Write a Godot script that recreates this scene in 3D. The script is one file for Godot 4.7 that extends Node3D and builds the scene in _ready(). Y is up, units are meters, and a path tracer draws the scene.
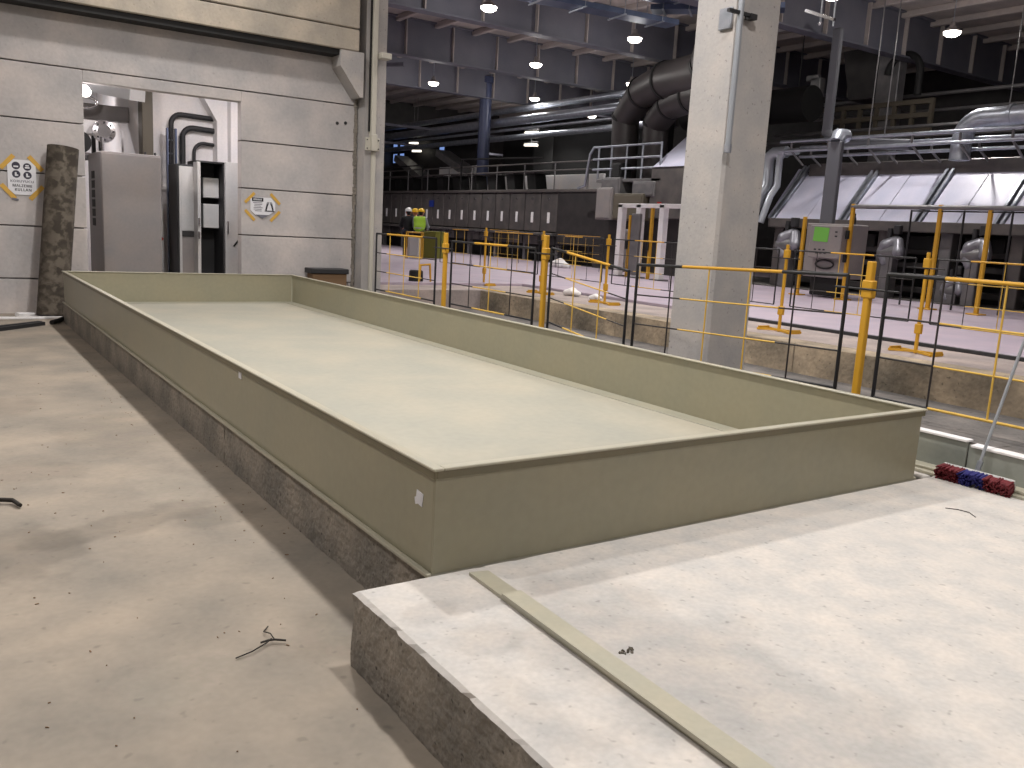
extends Node3D

var used := {}
var mats := {}
var unit_box: BoxMesh
var rng := RandomNumberGenerator.new()

# ---------------------------------------------------------------- naming
func numbered(n: String) -> String:
	if not used.has(n):
		used[n] = 0
		return n
	used[n] += 1
	return "%s_%03d" % [n, used[n]]

func tag(o: Node, label: String, category: String, group := "", kind := "") -> Node:
	if label != "": o.set_meta("label", label)
	if category != "": o.set_meta("category", category)
	if group != "": o.set_meta("group", group)
	if kind != "": o.set_meta("kind", kind)
	return o

func thing(called: String, at: Vector3, label: String, category: String, group := "") -> Node3D:
	var o := Node3D.new()
	o.name = numbered(called)
	add_child(o, true)
	o.position = at
	tag(o, label, category, group)
	return o

func setting(called: String, label: String, category: String) -> Node3D:
	var o := Node3D.new()
	o.name = numbered(called)
	add_child(o, true)
	tag(o, label, category, "", "structure")
	return o

# commits a SurfaceTool built in world axes as one named mesh under parent
func obj(called: String, st: SurfaceTool, mat: Material, parent: Node3D = null) -> MeshInstance3D:
	var mi := MeshInstance3D.new()
	mi.mesh = st.commit()
	mi.material_override = mat
	if parent == null:
		mi.name = numbered(called)
		add_child(mi, true)
	else:
		mi.name = called
		parent.add_child(mi, true)
		var t := parent.transform
		var p := parent.get_parent()
		while p != null and p != self:
			t = (p as Node3D).transform * t
			p = p.get_parent()
		mi.transform = t.affine_inverse()
	return mi

func copy(o: Node3D, shift: Vector3, label := "") -> Node3D:
	var c := o.duplicate() as Node3D
	var base: String = String(o.name).rstrip("0123456789").trim_suffix("_")
	c.name = numbered(base)
	add_child(c, true)
	c.position = o.position + shift
	if label != "": c.set_meta("label", label)
	return c

# ---------------------------------------------------------------- shapes
func S() -> SurfaceTool:
	var st := SurfaceTool.new()
	st.begin(Mesh.PRIMITIVE_TRIANGLES)
	return st

func box(st: SurfaceTool, c: Vector3, s: Vector3, b := Basis()) -> void:
	st.append_from(unit_box, 0, Transform3D(b * Basis.from_scale(s), c))

func span(st: SurfaceTool, a: Vector3, b: Vector3) -> void:
	box(st, (a + b) * 0.5, (b - a).abs())

func tri(st: SurfaceTool, a: Vector3, b: Vector3, c: Vector3, out: Vector3) -> void:
	var n := (c - a).cross(b - a).normalized()
	if n.dot(out) < 0.0:
		var t := b
		b = c
		c = t
		n = -n
	for v in [a, b, c]:
		st.set_normal(n)
		st.set_uv(Vector2(v.x + v.z, v.y))
		st.add_vertex(v)

func quad(st: SurfaceTool, a: Vector3, b: Vector3, c: Vector3, d: Vector3, out: Vector3) -> void:
	tri(st, a, b, c, out)
	tri(st, a, c, d, out)

# box with chamfered edges
func cham(st: SurfaceTool, c: Vector3, s: Vector3, r: float, b := Basis()) -> void:
	var h := s * 0.5
	r = minf(r, minf(h.x, minf(h.y, h.z)) * 0.9)
	for a in 3:
		var p := (a + 1) % 3
		var q := (a + 2) % 3
		for sg in [-1.0, 1.0]:
			var v: Array[Vector3] = []
			for k in [[-1, -1], [1, -1], [1, 1], [-1, 1]]:
				var w := Vector3()
				w[a] = sg * h[a]
				w[p] = k[0] * (h[p] - r)
				w[q] = k[1] * (h[q] - r)
				v.append(c + b * w)
			var o := Vector3()
			o[a] = sg
			quad(st, v[0], v[1], v[2], v[3], b * o)
		for sp in [-1.0, 1.0]:
			for sq in [-1.0, 1.0]:
				var w0 := Vector3()
				var w1 := Vector3()
				w0[p] = sp * h[p]; w0[q] = sq * (h[q] - r)
				w1[p] = sp * (h[p] - r); w1[q] = sq * h[q]
				var e0 := Vector3()
				e0[a] = h[a] - r
				var o := Vector3()
				o[p] = sp; o[q] = sq
				quad(st, c + b * (w0 - e0), c + b * (w0 + e0), c + b * (w1 + e0), c + b * (w1 - e0), b * o)
	for sx in [-1.0, 1.0]:
		for sy in [-1.0, 1.0]:
			for sz in [-1.0, 1.0]:
				tri(st, c + b * Vector3(sx * h.x, sy * (h.y - r), sz * (h.z - r)), c + b * Vector3(sx * (h.x - r), sy * h.y, sz * (h.z - r)), c + b * Vector3(sx * (h.x - r), sy * (h.y - r), sz * h.z), b * Vector3(sx, sy, sz))

func chamspan(st: SurfaceTool, a: Vector3, b: Vector3, r: float) -> void:
	cham(st, (a + b) * 0.5, (b - a).abs(), r)

# swept round bar
func tube(st: SurfaceTool, pts: Array, r: float, sides := 8, cap := true, r_end := -1.0) -> void:
	var n := pts.size()
	var rings: Array = []
	var u := Vector3.UP
	for i in n:
		var d: Vector3
		if i == 0: d = pts[1] - pts[0]
		elif i == n - 1: d = pts[i] - pts[i - 1]
		else: d = (pts[i] - pts[i - 1]).normalized() + (pts[i + 1] - pts[i]).normalized()
		d = d.normalized()
		if i == 0 and absf(d.dot(u)) > 0.9: u = Vector3.RIGHT
		u = (u - d * d.dot(u)).normalized()
		var w := d.cross(u)
		var rr := r if r_end < 0.0 else lerpf(r, r_end, float(i) / (n - 1))
		if i > 0 and i < n - 1:
			var cs := clampf((pts[i] - pts[i - 1]).normalized().dot(d), 0.6, 1.0)
			rr /= cs
		var ring: Array = []
		for k in sides:
			var a := TAU * k / sides
			var o := u * cos(a) + w * sin(a)
			ring.append([pts[i] + o * rr, o])
		rings.append(ring)
	for i in n - 1:
		for k in sides:
			var k2 := (k + 1) % sides
			var q := [rings[i][k], rings[i][k2], rings[i + 1][k2], rings[i + 1][k]]
			smooth_quad(st, q)
	if cap:
		for e in [0, n - 1]:
			var out: Vector3 = (pts[0] - pts[1]) if e == 0 else (pts[n - 1] - pts[n - 2])
			for k in range(1, sides - 1):
				tri(st, rings[e][0][0], rings[e][k][0], rings[e][k + 1][0], out)

func smooth_quad(st: SurfaceTool, q: Array) -> void:
	for t in [[0, 1, 2], [0, 2, 3]]:
		var a: Vector3 = q[t[0]][0]
		var b: Vector3 = q[t[1]][0]
		var c: Vector3 = q[t[2]][0]
		var m: Vector3 = q[t[0]][1] + q[t[1]][1] + q[t[2]][1]
		var order := [t[0], t[1], t[2]]
		if (c - a).cross(b - a).dot(m) < 0.0: order = [t[0], t[2], t[1]]
		for k in order:
			st.set_normal(q[k][1])
			st.set_uv(Vector2(q[k][0].x + q[k][0].z, q[k][0].y))
			st.add_vertex(q[k][0])

# profile of (radius, height) turned about the y axis of xf
func lathe(st: SurfaceTool, prof: Array, sides: int, xf: Transform3D) -> void:
	for i in prof.size() - 1:
		var p: Vector2 = prof[i]
		var q: Vector2 = prof[i + 1]
		var nn := Vector2(q.y - p.y, -(q.x - p.x)).normalized()
		for k in sides:
			var a0 := TAU * k / sides
			var a1 := TAU * (k + 1) / sides
			var qd: Array = []
			for e in [[p, a0], [p, a1], [q, a1], [q, a0]]:
				var cs := cos(e[1])
				var sn := sin(e[1])
				qd.append([xf * Vector3(e[0].x * cs, e[0].y, e[0].x * sn), xf.basis * Vector3(nn.x * cs, nn.y, nn.x * sn)])
			smooth_quad(st, qd)

# prism: a flat outline (x, y) pushed along z of xf from -d/2 to d/2
func prism(st: SurfaceTool, outline: PackedVector2Array, d: float, xf := Transform3D()) -> void:
	var t := Geometry2D.triangulate_polygon(outline)
	for s in [-0.5, 0.5]:
		for i in range(0, t.size(), 3):
			var v: Array = []
			for k in 3: v.append(xf * Vector3(outline[t[i + k]].x, outline[t[i + k]].y, d * s))
			tri(st, v[0], v[1], v[2], xf.basis * Vector3(0, 0, s))
	var area := 0.0
	for i in outline.size():
		var p := outline[i]
		var q := outline[(i + 1) % outline.size()]
		area += p.x * q.y - q.x * p.y
	for i in outline.size():
		var p := outline[i]
		var q := outline[(i + 1) % outline.size()]
		var o := Vector2(q.y - p.y, -(q.x - p.x)) * signf(area)
		quad(st, xf * Vector3(p.x, p.y, -d / 2), xf * Vector3(q.x, q.y, -d / 2), xf * Vector3(q.x, q.y, d / 2), xf * Vector3(p.x, p.y, d / 2), xf.basis * Vector3(o.x, o.y, 0))

func bar(st: SurfaceTool, a: Vector3, b: Vector3, w: float, h: float) -> void:
	var d := (b - a)
	var z := d.normalized()
	var up := Vector3.UP if absf(z.y) < 0.95 else Vector3.RIGHT
	var x := up.cross(z).normalized()
	box(st, (a + b) * 0.5, Vector3(w, h, d.length()), Basis(x, z.cross(x), z))

# ---------------------------------------------------------------- skin of tapered bones (surface nets)
func skin(bones: Array, cell: float, k: float, grow := 0.0) -> ArrayMesh:
	var lo := Vector3.ONE * 1e9
	var hi := -lo
	for b in bones:
		for e in [[b[0], b[2]], [b[1], b[3]]]:
			lo = lo.min(e[0] - Vector3.ONE * (e[1] + grow + cell * 2))
			hi = hi.max(e[0] + Vector3.ONE * (e[1] + grow + cell * 2))
	var n := Vector3i(((hi - lo) / cell).ceil()) + Vector3i.ONE
	var f := PackedFloat32Array()
	f.resize(n.x * n.y * n.z)
	f.fill(1.0)
	for b in bones:
		var a: Vector3 = b[0]
		var ab: Vector3 = b[1] - b[0]
		var l2 := maxf(ab.length_squared(), 1e-9)
		var ra: float = b[2] + grow
		var rb: float = b[3] + grow
		var m := maxf(ra, rb) + k + cell * 2
		var p0 := Vector3i(((a.min(b[1]) - Vector3.ONE * m - lo) / cell).floor()).clamp(Vector3i.ZERO, n - Vector3i.ONE)
		var p1 := Vector3i(((a.max(b[1]) + Vector3.ONE * m - lo) / cell).ceil()).clamp(Vector3i.ZERO, n - Vector3i.ONE)
		for z in range(p0.z, p1.z + 1):
			for y in range(p0.y, p1.y + 1):
				for x in range(p0.x, p1.x + 1):
					var q := lo + Vector3(x, y, z) * cell - a
					var t := clampf(q.dot(ab) / l2, 0.0, 1.0)
					var d := (q - ab * t).length() - lerpf(ra, rb, t)
					var i := x + n.x * (y + n.y * z)
					var e := f[i]
					var h := maxf(k - absf(e - d), 0.0) / k
					f[i] = minf(e, d) - h * h * k * 0.25
	var at := {}
	var verts := PackedVector3Array()
	var st := S()
	for z in n.z - 1:
		for y in n.y - 1:
			for x in n.x - 1:
				var i := x + n.x * (y + n.y * z)
				var c := 0
				var vals := [f[i], f[i + 1], f[i + n.x], f[i + n.x + 1], f[i + n.x * n.y], f[i + 1 + n.x * n.y], f[i + n.x + n.x * n.y], f[i + n.x + 1 + n.x * n.y]]
				for v in vals:
					if v < 0.0: c += 1
				if c == 0 or c == 8: continue
				var s := Vector3()
				var cnt := 0
				for e in [[0, 1], [2, 3], [4, 5], [6, 7], [0, 2], [1, 3], [4, 6], [5, 7], [0, 4], [1, 5], [2, 6], [3, 7]]:
					var va: float = vals[e[0]]
					var vb: float = vals[e[1]]
					if (va < 0.0) == (vb < 0.0): continue
					var t := va / (va - vb)
					var pa := Vector3(e[0] & 1, (e[0] >> 1) & 1, e[0] >> 2)
					var pb := Vector3(e[1] & 1, (e[1] >> 1) & 1, e[1] >> 2)
					s += pa.lerp(pb, t)
					cnt += 1
				at[i] = verts.size()
				verts.append(lo + (Vector3(x, y, z) + s / cnt) * cell)
	var idx := PackedInt32Array()
	var step := [1, n.x, n.x * n.y]
	for i in at:
		var x: int = i % n.x
		var y: int = (i / n.x) % n.y
		var z: int = i / (n.x * n.y)
		if x == 0 or y == 0 or z == 0: continue
		for a in 3:
			var inside: bool = f[i] < 0.0
			if inside == (f[i + step[a]] < 0.0): continue
			var u: int = step[(a + 1) % 3]
			var w: int = step[(a + 2) % 3]
			if not (at.has(i - u) and at.has(i - w) and at.has(i - u - w)): continue
			var q := [at[i], at[i - u], at[i - u - w], at[i - w]]
			if inside: q = [q[0], q[3], q[2], q[1]]
			idx.append_array([q[0], q[1], q[2], q[0], q[2], q[3]])
	st.set_smooth_group(0)
	for v in verts: st.add_vertex(v)
	for j in idx: st.add_index(j)
	st.generate_normals()
	return st.commit()

func skin_obj(called: String, bones: Array, cell: float, k: float, mat: Material, parent: Node3D, grow := 0.0) -> MeshInstance3D:
	var mi := MeshInstance3D.new()
	mi.name = called
	mi.mesh = skin(bones, cell, k, grow)
	mi.material_override = mat
	parent.add_child(mi, true)
	return mi

# ---------------------------------------------------------------- materials
func field(seed_: int, freq: float, octaves: int, size := 512) -> PackedByteArray:
	var fn := FastNoiseLite.new()
	fn.seed = seed_
	fn.noise_type = FastNoiseLite.TYPE_SIMPLEX_SMOOTH
	fn.frequency = freq
	fn.fractal_octaves = octaves
	var im := fn.get_seamless_image(size, size, false, false, 0.12)
	im.convert(Image.FORMAT_L8)
	return im.get_data()

# coarse mottling plus fine grain, with dark pits
func mottled(seed_: int, col: Color, coarse: float, fine: float, pits := 0.0, f0 := 0.006, f1 := 0.09, size := 512) -> ImageTexture:
	var a := field(seed_, f0, 5, size)
	var b := field(seed_ + 7, f1, 3, size)
	var p := field(seed_ + 13, 0.07, 2, size)
	var d := PackedByteArray()
	d.resize(size * size * 3)
	for i in size * size:
		var k := 1.0 + (a[i] / 255.0 - 0.5) * coarse + (b[i] / 255.0 - 0.5) * fine
		if pits > 0.0 and p[i] > 205: k *= 1.0 - pits * minf((p[i] - 205) / 25.0, 1.0)
		var w := (a[i] / 255.0 - 0.5) * 0.03
		d[i * 3] = int(clampf(col.r * k * (1.0 + w), 0, 1) * 255)
		d[i * 3 + 1] = int(clampf(col.g * k, 0, 1) * 255)
		d[i * 3 + 2] = int(clampf(col.b * k * (1.0 - w), 0, 1) * 255)
	return ImageTexture.create_from_image(Image.create_from_data(size, size, false, Image.FORMAT_RGB8, d))

# one repeat covers tile metres; stains are [x, z, rx, rz, turn, strength] in world metres
func stained_concrete(called: String, seed_: int, col: Color, coarse: float, fine: float, pits: float, tile: float, size: int, nrm: float, stains: Array) -> void:
	var m := concrete(called, seed_, col, coarse, fine, pits, tile, nrm)
	var k := size / 512.0
	var im := mottled(seed_, col, coarse, fine, pits, 0.010 / k * 3.0, 0.12, size).get_image()
	var d := im.get_data()
	var fn := FastNoiseLite.new()
	fn.seed = seed_ + 40
	fn.frequency = 2.2
	fn.fractal_octaves = 4
	var px := size / tile
	for s in stains:
		var rr: float = maxf(s[2], s[3]) * 1.5
		for i in range(int((s[0] - rr) * px), int((s[0] + rr) * px)):
			for j in range(int((s[1] - rr) * px), int((s[1] + rr) * px)):
				var w := Vector2(i / px - s[0], j / px - s[1]).rotated(s[4])
				var e := Vector2(w.x / s[2], w.y / s[3]).length() + fn.get_noise_2d(i / px, j / px) * 0.45
				if e > 1.0: continue
				var t: float = s[5] * smoothstep(1.0, 0.6, e)
				var o := (posmod(i, size) + posmod(j, size) * size) * 3
				for c in 3: d[o + c] = int(clampf(d[o + c] * (1.0 - t), 0, 255))
	m.albedo_texture = ImageTexture.create_from_image(Image.create_from_data(size, size, false, Image.FORMAT_RGB8, d))

func bump(seed_: int, freq: float, strength: float, size := 512) -> ImageTexture:
	var im := Image.create_from_data(size, size, false, Image.FORMAT_L8, field(seed_, freq, 4, size))
	im.convert(Image.FORMAT_RGBA8)
	im.bump_map_to_normal_map(strength)
	return ImageTexture.create_from_image(im)

func concrete(called: String, seed_: int, col: Color, coarse: float, fine: float, pits: float, tile: float, nrm: float, rough := 0.9) -> StandardMaterial3D:
	var m := StandardMaterial3D.new()
	m.albedo_texture = mottled(seed_, col, coarse, fine, pits)
	m.roughness = rough
	m.uv1_triplanar = true
	m.uv1_world_triplanar = true
	m.uv1_scale = Vector3.ONE / tile
	if nrm > 0.0:
		m.normal_enabled = true
		m.normal_texture = bump(seed_ + 3, 0.05, 6.0)
		m.normal_scale = nrm
	mats[called] = m
	return m

func plain(called: String, col: Color, rough := 0.6, metal := 0.0) -> StandardMaterial3D:
	var m := StandardMaterial3D.new()
	m.albedo_color = col
	m.roughness = rough
	m.metallic = metal
	mats[called] = m
	return m

func sheet(called: String, seed_: int, col: Color, rough: float, metal: float, var_ := 0.12, tile := 1.5) -> StandardMaterial3D:
	var m := plain(called, Color.WHITE, rough, metal)
	m.albedo_texture = mottled(seed_, col, var_, 0.04, 0.0, 0.008, 0.12, 256)
	m.uv1_triplanar = true
	m.uv1_world_triplanar = true
	m.uv1_scale = Vector3.ONE / tile
	return m

func glow(called: String, col: Color, e: float) -> StandardMaterial3D:
	var m := plain(called, col, 0.5)
	m.emission_enabled = true
	m.emission = col
	m.emission_energy_multiplier = e
	return m

func make_materials() -> void:
	stained_concrete("floor", 11, Color(0.555, 0.52, 0.475), 0.20, 0.06, 0.10, 12.0, 2048, 0.15, [[-1.35, -1.75, 0.42, 0.5, 0.0, 0.13], [-0.75, -2.05, 0.6, 0.22, 0.35, 0.10], [-0.35, -1.95, 0.35, 0.2, 0.2, 0.07], [-1.2, -3.3, 0.5, 0.35, 0.1, 0.06], [-0.5, -4.2, 0.5, 0.8, 0.0, 0.05], [-0.3, -0.25, 0.25, 0.3, 0.0, 0.06], [-1.3, -5.4, 0.5, 0.5, 0.0, 0.06], [-0.9, -0.2, 0.3, 0.25, 0.4, -0.05], [-0.45, -2.6, 0.25, 0.6, 0.1, -0.05]])
	concrete("wall", 21, Color(0.71, 0.69, 0.685), 0.16, 0.05, 0.06, 3.5, 0.08)
	concrete("beam", 25, Color(0.66, 0.625, 0.575), 0.2, 0.06, 0.1, 3.0, 0.1)
	concrete("column", 27, Color(0.655, 0.64, 0.632), 0.10, 0.04, 0.22, 2.0, 0.08)
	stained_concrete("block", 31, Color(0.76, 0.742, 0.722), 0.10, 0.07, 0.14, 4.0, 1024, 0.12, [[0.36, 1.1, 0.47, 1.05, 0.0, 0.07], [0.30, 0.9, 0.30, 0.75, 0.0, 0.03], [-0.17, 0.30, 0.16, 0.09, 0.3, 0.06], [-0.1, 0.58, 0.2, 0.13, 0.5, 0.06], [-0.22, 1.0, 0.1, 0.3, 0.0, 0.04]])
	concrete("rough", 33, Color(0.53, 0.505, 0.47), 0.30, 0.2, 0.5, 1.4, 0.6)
	concrete("pit", 41, Color(0.56, 0.51, 0.44), 0.6, 0.15, 0.3, 3.0, 0.3)
	concrete("pitfloor", 43, Color(0.40, 0.385, 0.375), 0.5, 0.15, 0.3, 3.0, 0.3)
	concrete("hall", 45, Color(0.66, 0.61, 0.66), 0.08, 0.03, 0.0, 4.0, 0.03, 0.55)
	concrete("hallstrip", 47, Color(0.60, 0.555, 0.54), 0.25, 0.1, 0.1, 3.0, 0.1, 0.8)
	concrete("deck", 49, Color(0.64, 0.605, 0.59), 0.2, 0.06, 0.0, 4.0, 0.0)
	sheet("pvc", 51, Color(0.585, 0.565, 0.48), 0.36, 0.0, 0.05, 2.2)
	sheet("pvcfloor", 52, Color(0.64, 0.627, 0.575), 0.7, 0.0, 0.07, 2.8)
	sheet("pvcedge", 54, Color(0.655, 0.64, 0.575), 0.4, 0.0, 0.05, 1.0)
	sheet("pvcweld", 55, Color(0.60, 0.59, 0.53), 0.45, 0.0, 0.05, 1.0)
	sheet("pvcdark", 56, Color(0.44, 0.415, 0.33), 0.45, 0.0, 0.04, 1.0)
	sheet("pvcgrey", 53, Color(0.56, 0.57, 0.54), 0.45, 0.0, 0.2, 1.2)
	sheet("card", 61, Color(0.20, 0.175, 0.145), 0.85, 0.0, 0.2, 1.0)
	var c: StandardMaterial3D = mats["card"]
	c.albedo_texture = blotched(61)
	c.uv1_world_triplanar = false
	c.uv1_scale = Vector3.ONE / 1.3
	sheet("girder", 71, Color(0.37, 0.37, 0.41), 0.6, 0.0, 0.12, 3.0)
	sheet("greybox", 73, Color(0.52, 0.50, 0.495), 0.5, 0.0, 0.05, 2.0)
	sheet("lightbox", 74, Color(0.70, 0.70, 0.70), 0.45, 0.0, 0.05, 2.0)
	sheet("steel", 75, Color(0.46, 0.455, 0.46), 0.45, 0.45, 0.2, 1.0)
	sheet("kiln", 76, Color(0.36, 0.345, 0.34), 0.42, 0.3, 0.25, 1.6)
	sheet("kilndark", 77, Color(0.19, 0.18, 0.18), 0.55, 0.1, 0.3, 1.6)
	sheet("duct", 78, Color(0.23, 0.215, 0.215), 0.45, 0.2, 0.15, 1.5)
	sheet("galv", 79, Color(0.66, 0.68, 0.72), 0.35, 0.75, 0.2, 0.6)
	sheet("hood", 80, Color(0.75, 0.75, 0.82), 0.4, 0.0, 0.10, 2.0)
	sheet("white", 81, Color(0.90, 0.89, 0.89), 0.7, 0.0, 0.04, 2.0)
	sheet("bluepost", 82, Color(0.22, 0.25, 0.36), 0.4, 0.1, 0.1, 1.0)
	sheet("tray", 83, Color(0.36, 0.40, 0.50), 0.4, 0.6, 0.2, 1.0)
	plain("yellow", Color(0.76, 0.57, 0.14), 0.5)
	plain("wire", Color(0.80, 0.65, 0.28), 0.55)
	plain("wiredark", Color(0.15, 0.13, 0.13), 0.55)
	plain("blackpaint", Color(0.085, 0.085, 0.10), 0.5)
	plain("dark", Color(0.05, 0.05, 0.055), 0.7)
	plain("darkgrey", Color(0.15, 0.15, 0.16), 0.6)
	plain("rubber", Color(0.06, 0.055, 0.06), 0.6)
	plain("chrome", Color(0.80, 0.80, 0.82), 0.18, 1.0)
	plain("pipe", Color(0.66, 0.68, 0.71), 0.3, 0.45)
	plain("creamduct", Color(0.72, 0.705, 0.66), 0.6)
	plain("paper", Color(0.86, 0.86, 0.88), 0.7)
	plain("ink", Color(0.12, 0.12, 0.15), 0.7)
	plain("inkgrey", Color(0.42, 0.42, 0.46), 0.7)
	plain("pictogram", Color(0.22, 0.21, 0.27), 0.7)
	plain("tape", Color(0.80, 0.63, 0.27), 0.6)
	plain("red", Color(0.60, 0.09, 0.06), 0.5)
	plain("green", Color(0.42, 0.68, 0.28), 0.8)
	plain("olive", Color(0.42, 0.42, 0.13), 0.6)
	plain("bristlered", Color(0.38, 0.05, 0.10), 0.7)
	plain("bristleblue", Color(0.09, 0.09, 0.38), 0.7)
	plain("wood", Color(0.46, 0.36, 0.26), 0.8)
	plain("foil", Color(0.55, 0.55, 0.58), 0.4, 0.5)
	plain("vest", Color(0.60, 0.76, 0.20), 0.7)
	plain("jacket", Color(0.05, 0.055, 0.075), 0.8)
	plain("trousers", Color(0.10, 0.11, 0.16), 0.8)
	plain("shirt", Color(0.50, 0.52, 0.54), 0.8)
	plain("skin", Color(0.66, 0.45, 0.35), 0.6)
	plain("hair", Color(0.06, 0.045, 0.035), 0.8)
	plain("helmetwhite", Color(0.88, 0.88, 0.88), 0.35)
	plain("helmetyellow", Color(0.90, 0.72, 0.10), 0.35)
	plain("beige", Color(0.34, 0.315, 0.27), 0.6)
	plain("bluetag", Color(0.10, 0.20, 0.55), 0.5)
	plain("trunkgrey", Color(0.36, 0.365, 0.39), 0.55)
	plain("twig", Color(0.13, 0.11, 0.09), 0.8)
	glow("lamp", Color(1.0, 0.97, 0.92), 9.0)

func blotched(seed_: int) -> ImageTexture:
	var a := field(seed_, 0.015, 4, 512)
	var b := field(seed_ + 5, 0.006, 3, 512)
	var d := PackedByteArray()
	d.resize(512 * 512 * 3)
	for i in 512 * 512:
		var t := smoothstep(0.36, 0.62, a[i] / 255.0 * 0.72 + b[i] / 255.0 * 0.28)
		var c := Color(0.22, 0.195, 0.165).lerp(Color(0.40, 0.37, 0.33), t)
		d[i * 3] = int(c.r * 255)
		d[i * 3 + 1] = int(c.g * 255)
		d[i * 3 + 2] = int(c.b * 255)
	return ImageTexture.create_from_image(Image.create_from_data(512, 512, false, Image.FORMAT_RGB8, d))

# ---------------------------------------------------------------- main
func _ready() -> void:
	unit_box = BoxMesh.new()
	unit_box.size = Vector3.ONE
	rng.seed = 5
	var cam := Camera3D.new()
	cam.name = "camera"
	cam.transform = Transform3D(Basis(Vector3(0.830787, 0.054441, 0.553921), Vector3(0.053246, 0.982867, -0.176458), Vector3(-0.554037, 0.176093, 0.813655)), Vector3(-1.63992, 1.71, 2.91044))
	cam.fov = 47.7768
	cam.near = 0.05
	cam.far = 200.0
	add_child(cam)
	cam.current = true
	var we := WorldEnvironment.new()
	we.name = "world"
	var env := Environment.new()
	env.background_mode = Environment.BG_COLOR
	env.background_color = Color(0.02, 0.022, 0.028)
	env.tonemap_mode = Environment.TONE_MAPPER_LINEAR
	env.tonemap_exposure = 1.4
	env.sdfgi_enabled = true
	env.ssao_enabled = true
	env.ssil_enabled = true
	we.environment = env
	add_child(we)
	make_materials()
	build_lamps()
	build_ground()
	build_wall()
	build_roof()
	build_side_room()
	build_basin()
	build_block()
	build_kerb()
	build_columns()
	build_fences()
	build_tube_and_signs()
	build_kiln()
	build_plant()
	build_hood_machine()
	build_overhead()
	build_people()
	build_small()

# ---------------------------------------------------------------- lamps
const LAMP_W := 1450.0
func build_lamps() -> void:
	var spots := [
		[1.6, 0.5, "above the near slab", 17.5], [1.6, -5.2, "above the middle of the basin", 26.0], [1.6, -10.2, "above the far end of the basin", 8.0],
		[8.0, 1.0, "above the near end of the pit edge", 11.0, 60.0], [8.0, -5.2, "above the middle of the pit edge", 9.0], [7.4, -10.8, "above the far end of the pit", 8.0],
		[-4.0, -2.6, "above the bare left floor", 16.0], [4.5, 5.6, "added fill behind the viewer, right", 4.5], [-1.5, 5.8, "added fill behind the viewer, left", 6.5],  # the two behind the viewer are unseen fill, added to brighten viewer-facing sides
		[11.0, -10.8, "above the pink floor near the column"], [11.0, -4.4, "above the pink floor by the near fence"],
		[16.0, -10.8, "above the control cabinet"], [21.0, -10.8, "highest at the right, above the white hoods"], [21.0, -4.4, "above the near end of the white hoods"],
		[11.0, -17.7, "before the first girder, left of the cable trays"], [16.0, -17.6, "just under the cable trays"], [16.4, -23.2, "between the two girders"],
		[21.1, -23.5, "beside the elbow ducts"], [16.0, -29.9, "beyond the second girder, left of the elbow ducts"], [21.0, -29.8, "beyond the second girder, nearest the elbow ducts"],
		[11.0, -30.0, "far left of the hall"], [14.0, -36.5, "at the far end of the hall"], [26.0, -32.0, "added fill behind the dark tanks"], [25.5, -39.5, "added fill behind the far end of the long machine"]]  # last two are added to brighten what stands behind the long machine
	for s in spots:
		var t := thing("high_bay_lamp", Vector3(s[0], 7.4, s[1]), "white high-bay lamp under the roof, %s" % s[2], "lamp", "high-bay lamps under the hall roof")
		var xf := Transform3D(Basis(), t.position)
		var a := S()
		lathe(a, [Vector2(0.03, 0.26), Vector2(0.06, 0.25), Vector2(0.08, 0.14), Vector2(0.19, 0.05), Vector2(0.23, 0.0), Vector2(0.215, 0.0), Vector2(0.19, 0.05), Vector2(0.0, 0.06)], 20, xf)
		obj("housing", a, mats.greybox, t)
		var d := S()
		lathe(d, [Vector2(0.0, 0.05), Vector2(0.19, 0.04), Vector2(0.215, 0.0), Vector2(0.2, -0.06), Vector2(0.13, -0.11), Vector2(0.0, -0.13)], 20, xf)
		obj("diffuser", d, mats.lamp, t)
		var h := S()
		tube(h, [t.position + Vector3(0, 0.25, 0), t.position + Vector3(0, 1.41, 0)], 0.012, 6)
		obj("hanger", h, mats.galv, t)
		var e: float = s[3] if s.size() > 3 else LAMP_W / 100.0
		var l := SpotLight3D.new()
		l.name = "lamp_light"
		l.light_energy = e
		l.spot_range = 60.0
		l.spot_attenuation = 2.0
		l.spot_angle = s[4] if s.size() > 4 else 78.0 if s[0] < 5.0 else (47.0 if s[0] < 9.0 else 56.0)
		l.spot_angle_attenuation = 0.5
		l.rotation_degrees = Vector3(-90, 0, 0)
		var o := OmniLight3D.new()
		o.name = "side_glow"
		o.light_energy = e * 0.15
		o.omni_range = 60.0
		o.omni_attenuation = 2.0
		for q: Light3D in [l, o]:
			q.light_color = Color(1.0, 0.982, 0.965)
			q.light_size = 0.2
			q.shadow_enabled = true
			q.position = Vector3(0, -0.17, 0)
			t.add_child(q)

# ---------------------------------------------------------------- setting
func struct(called: String, st: SurfaceTool, mat: Material, label: String, category: String, parent: Node3D = null) -> MeshInstance3D:
	var o := obj(called, st, mat, parent)
	if parent == null: tag(o, label, category, "", "structure")
	return o

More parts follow.
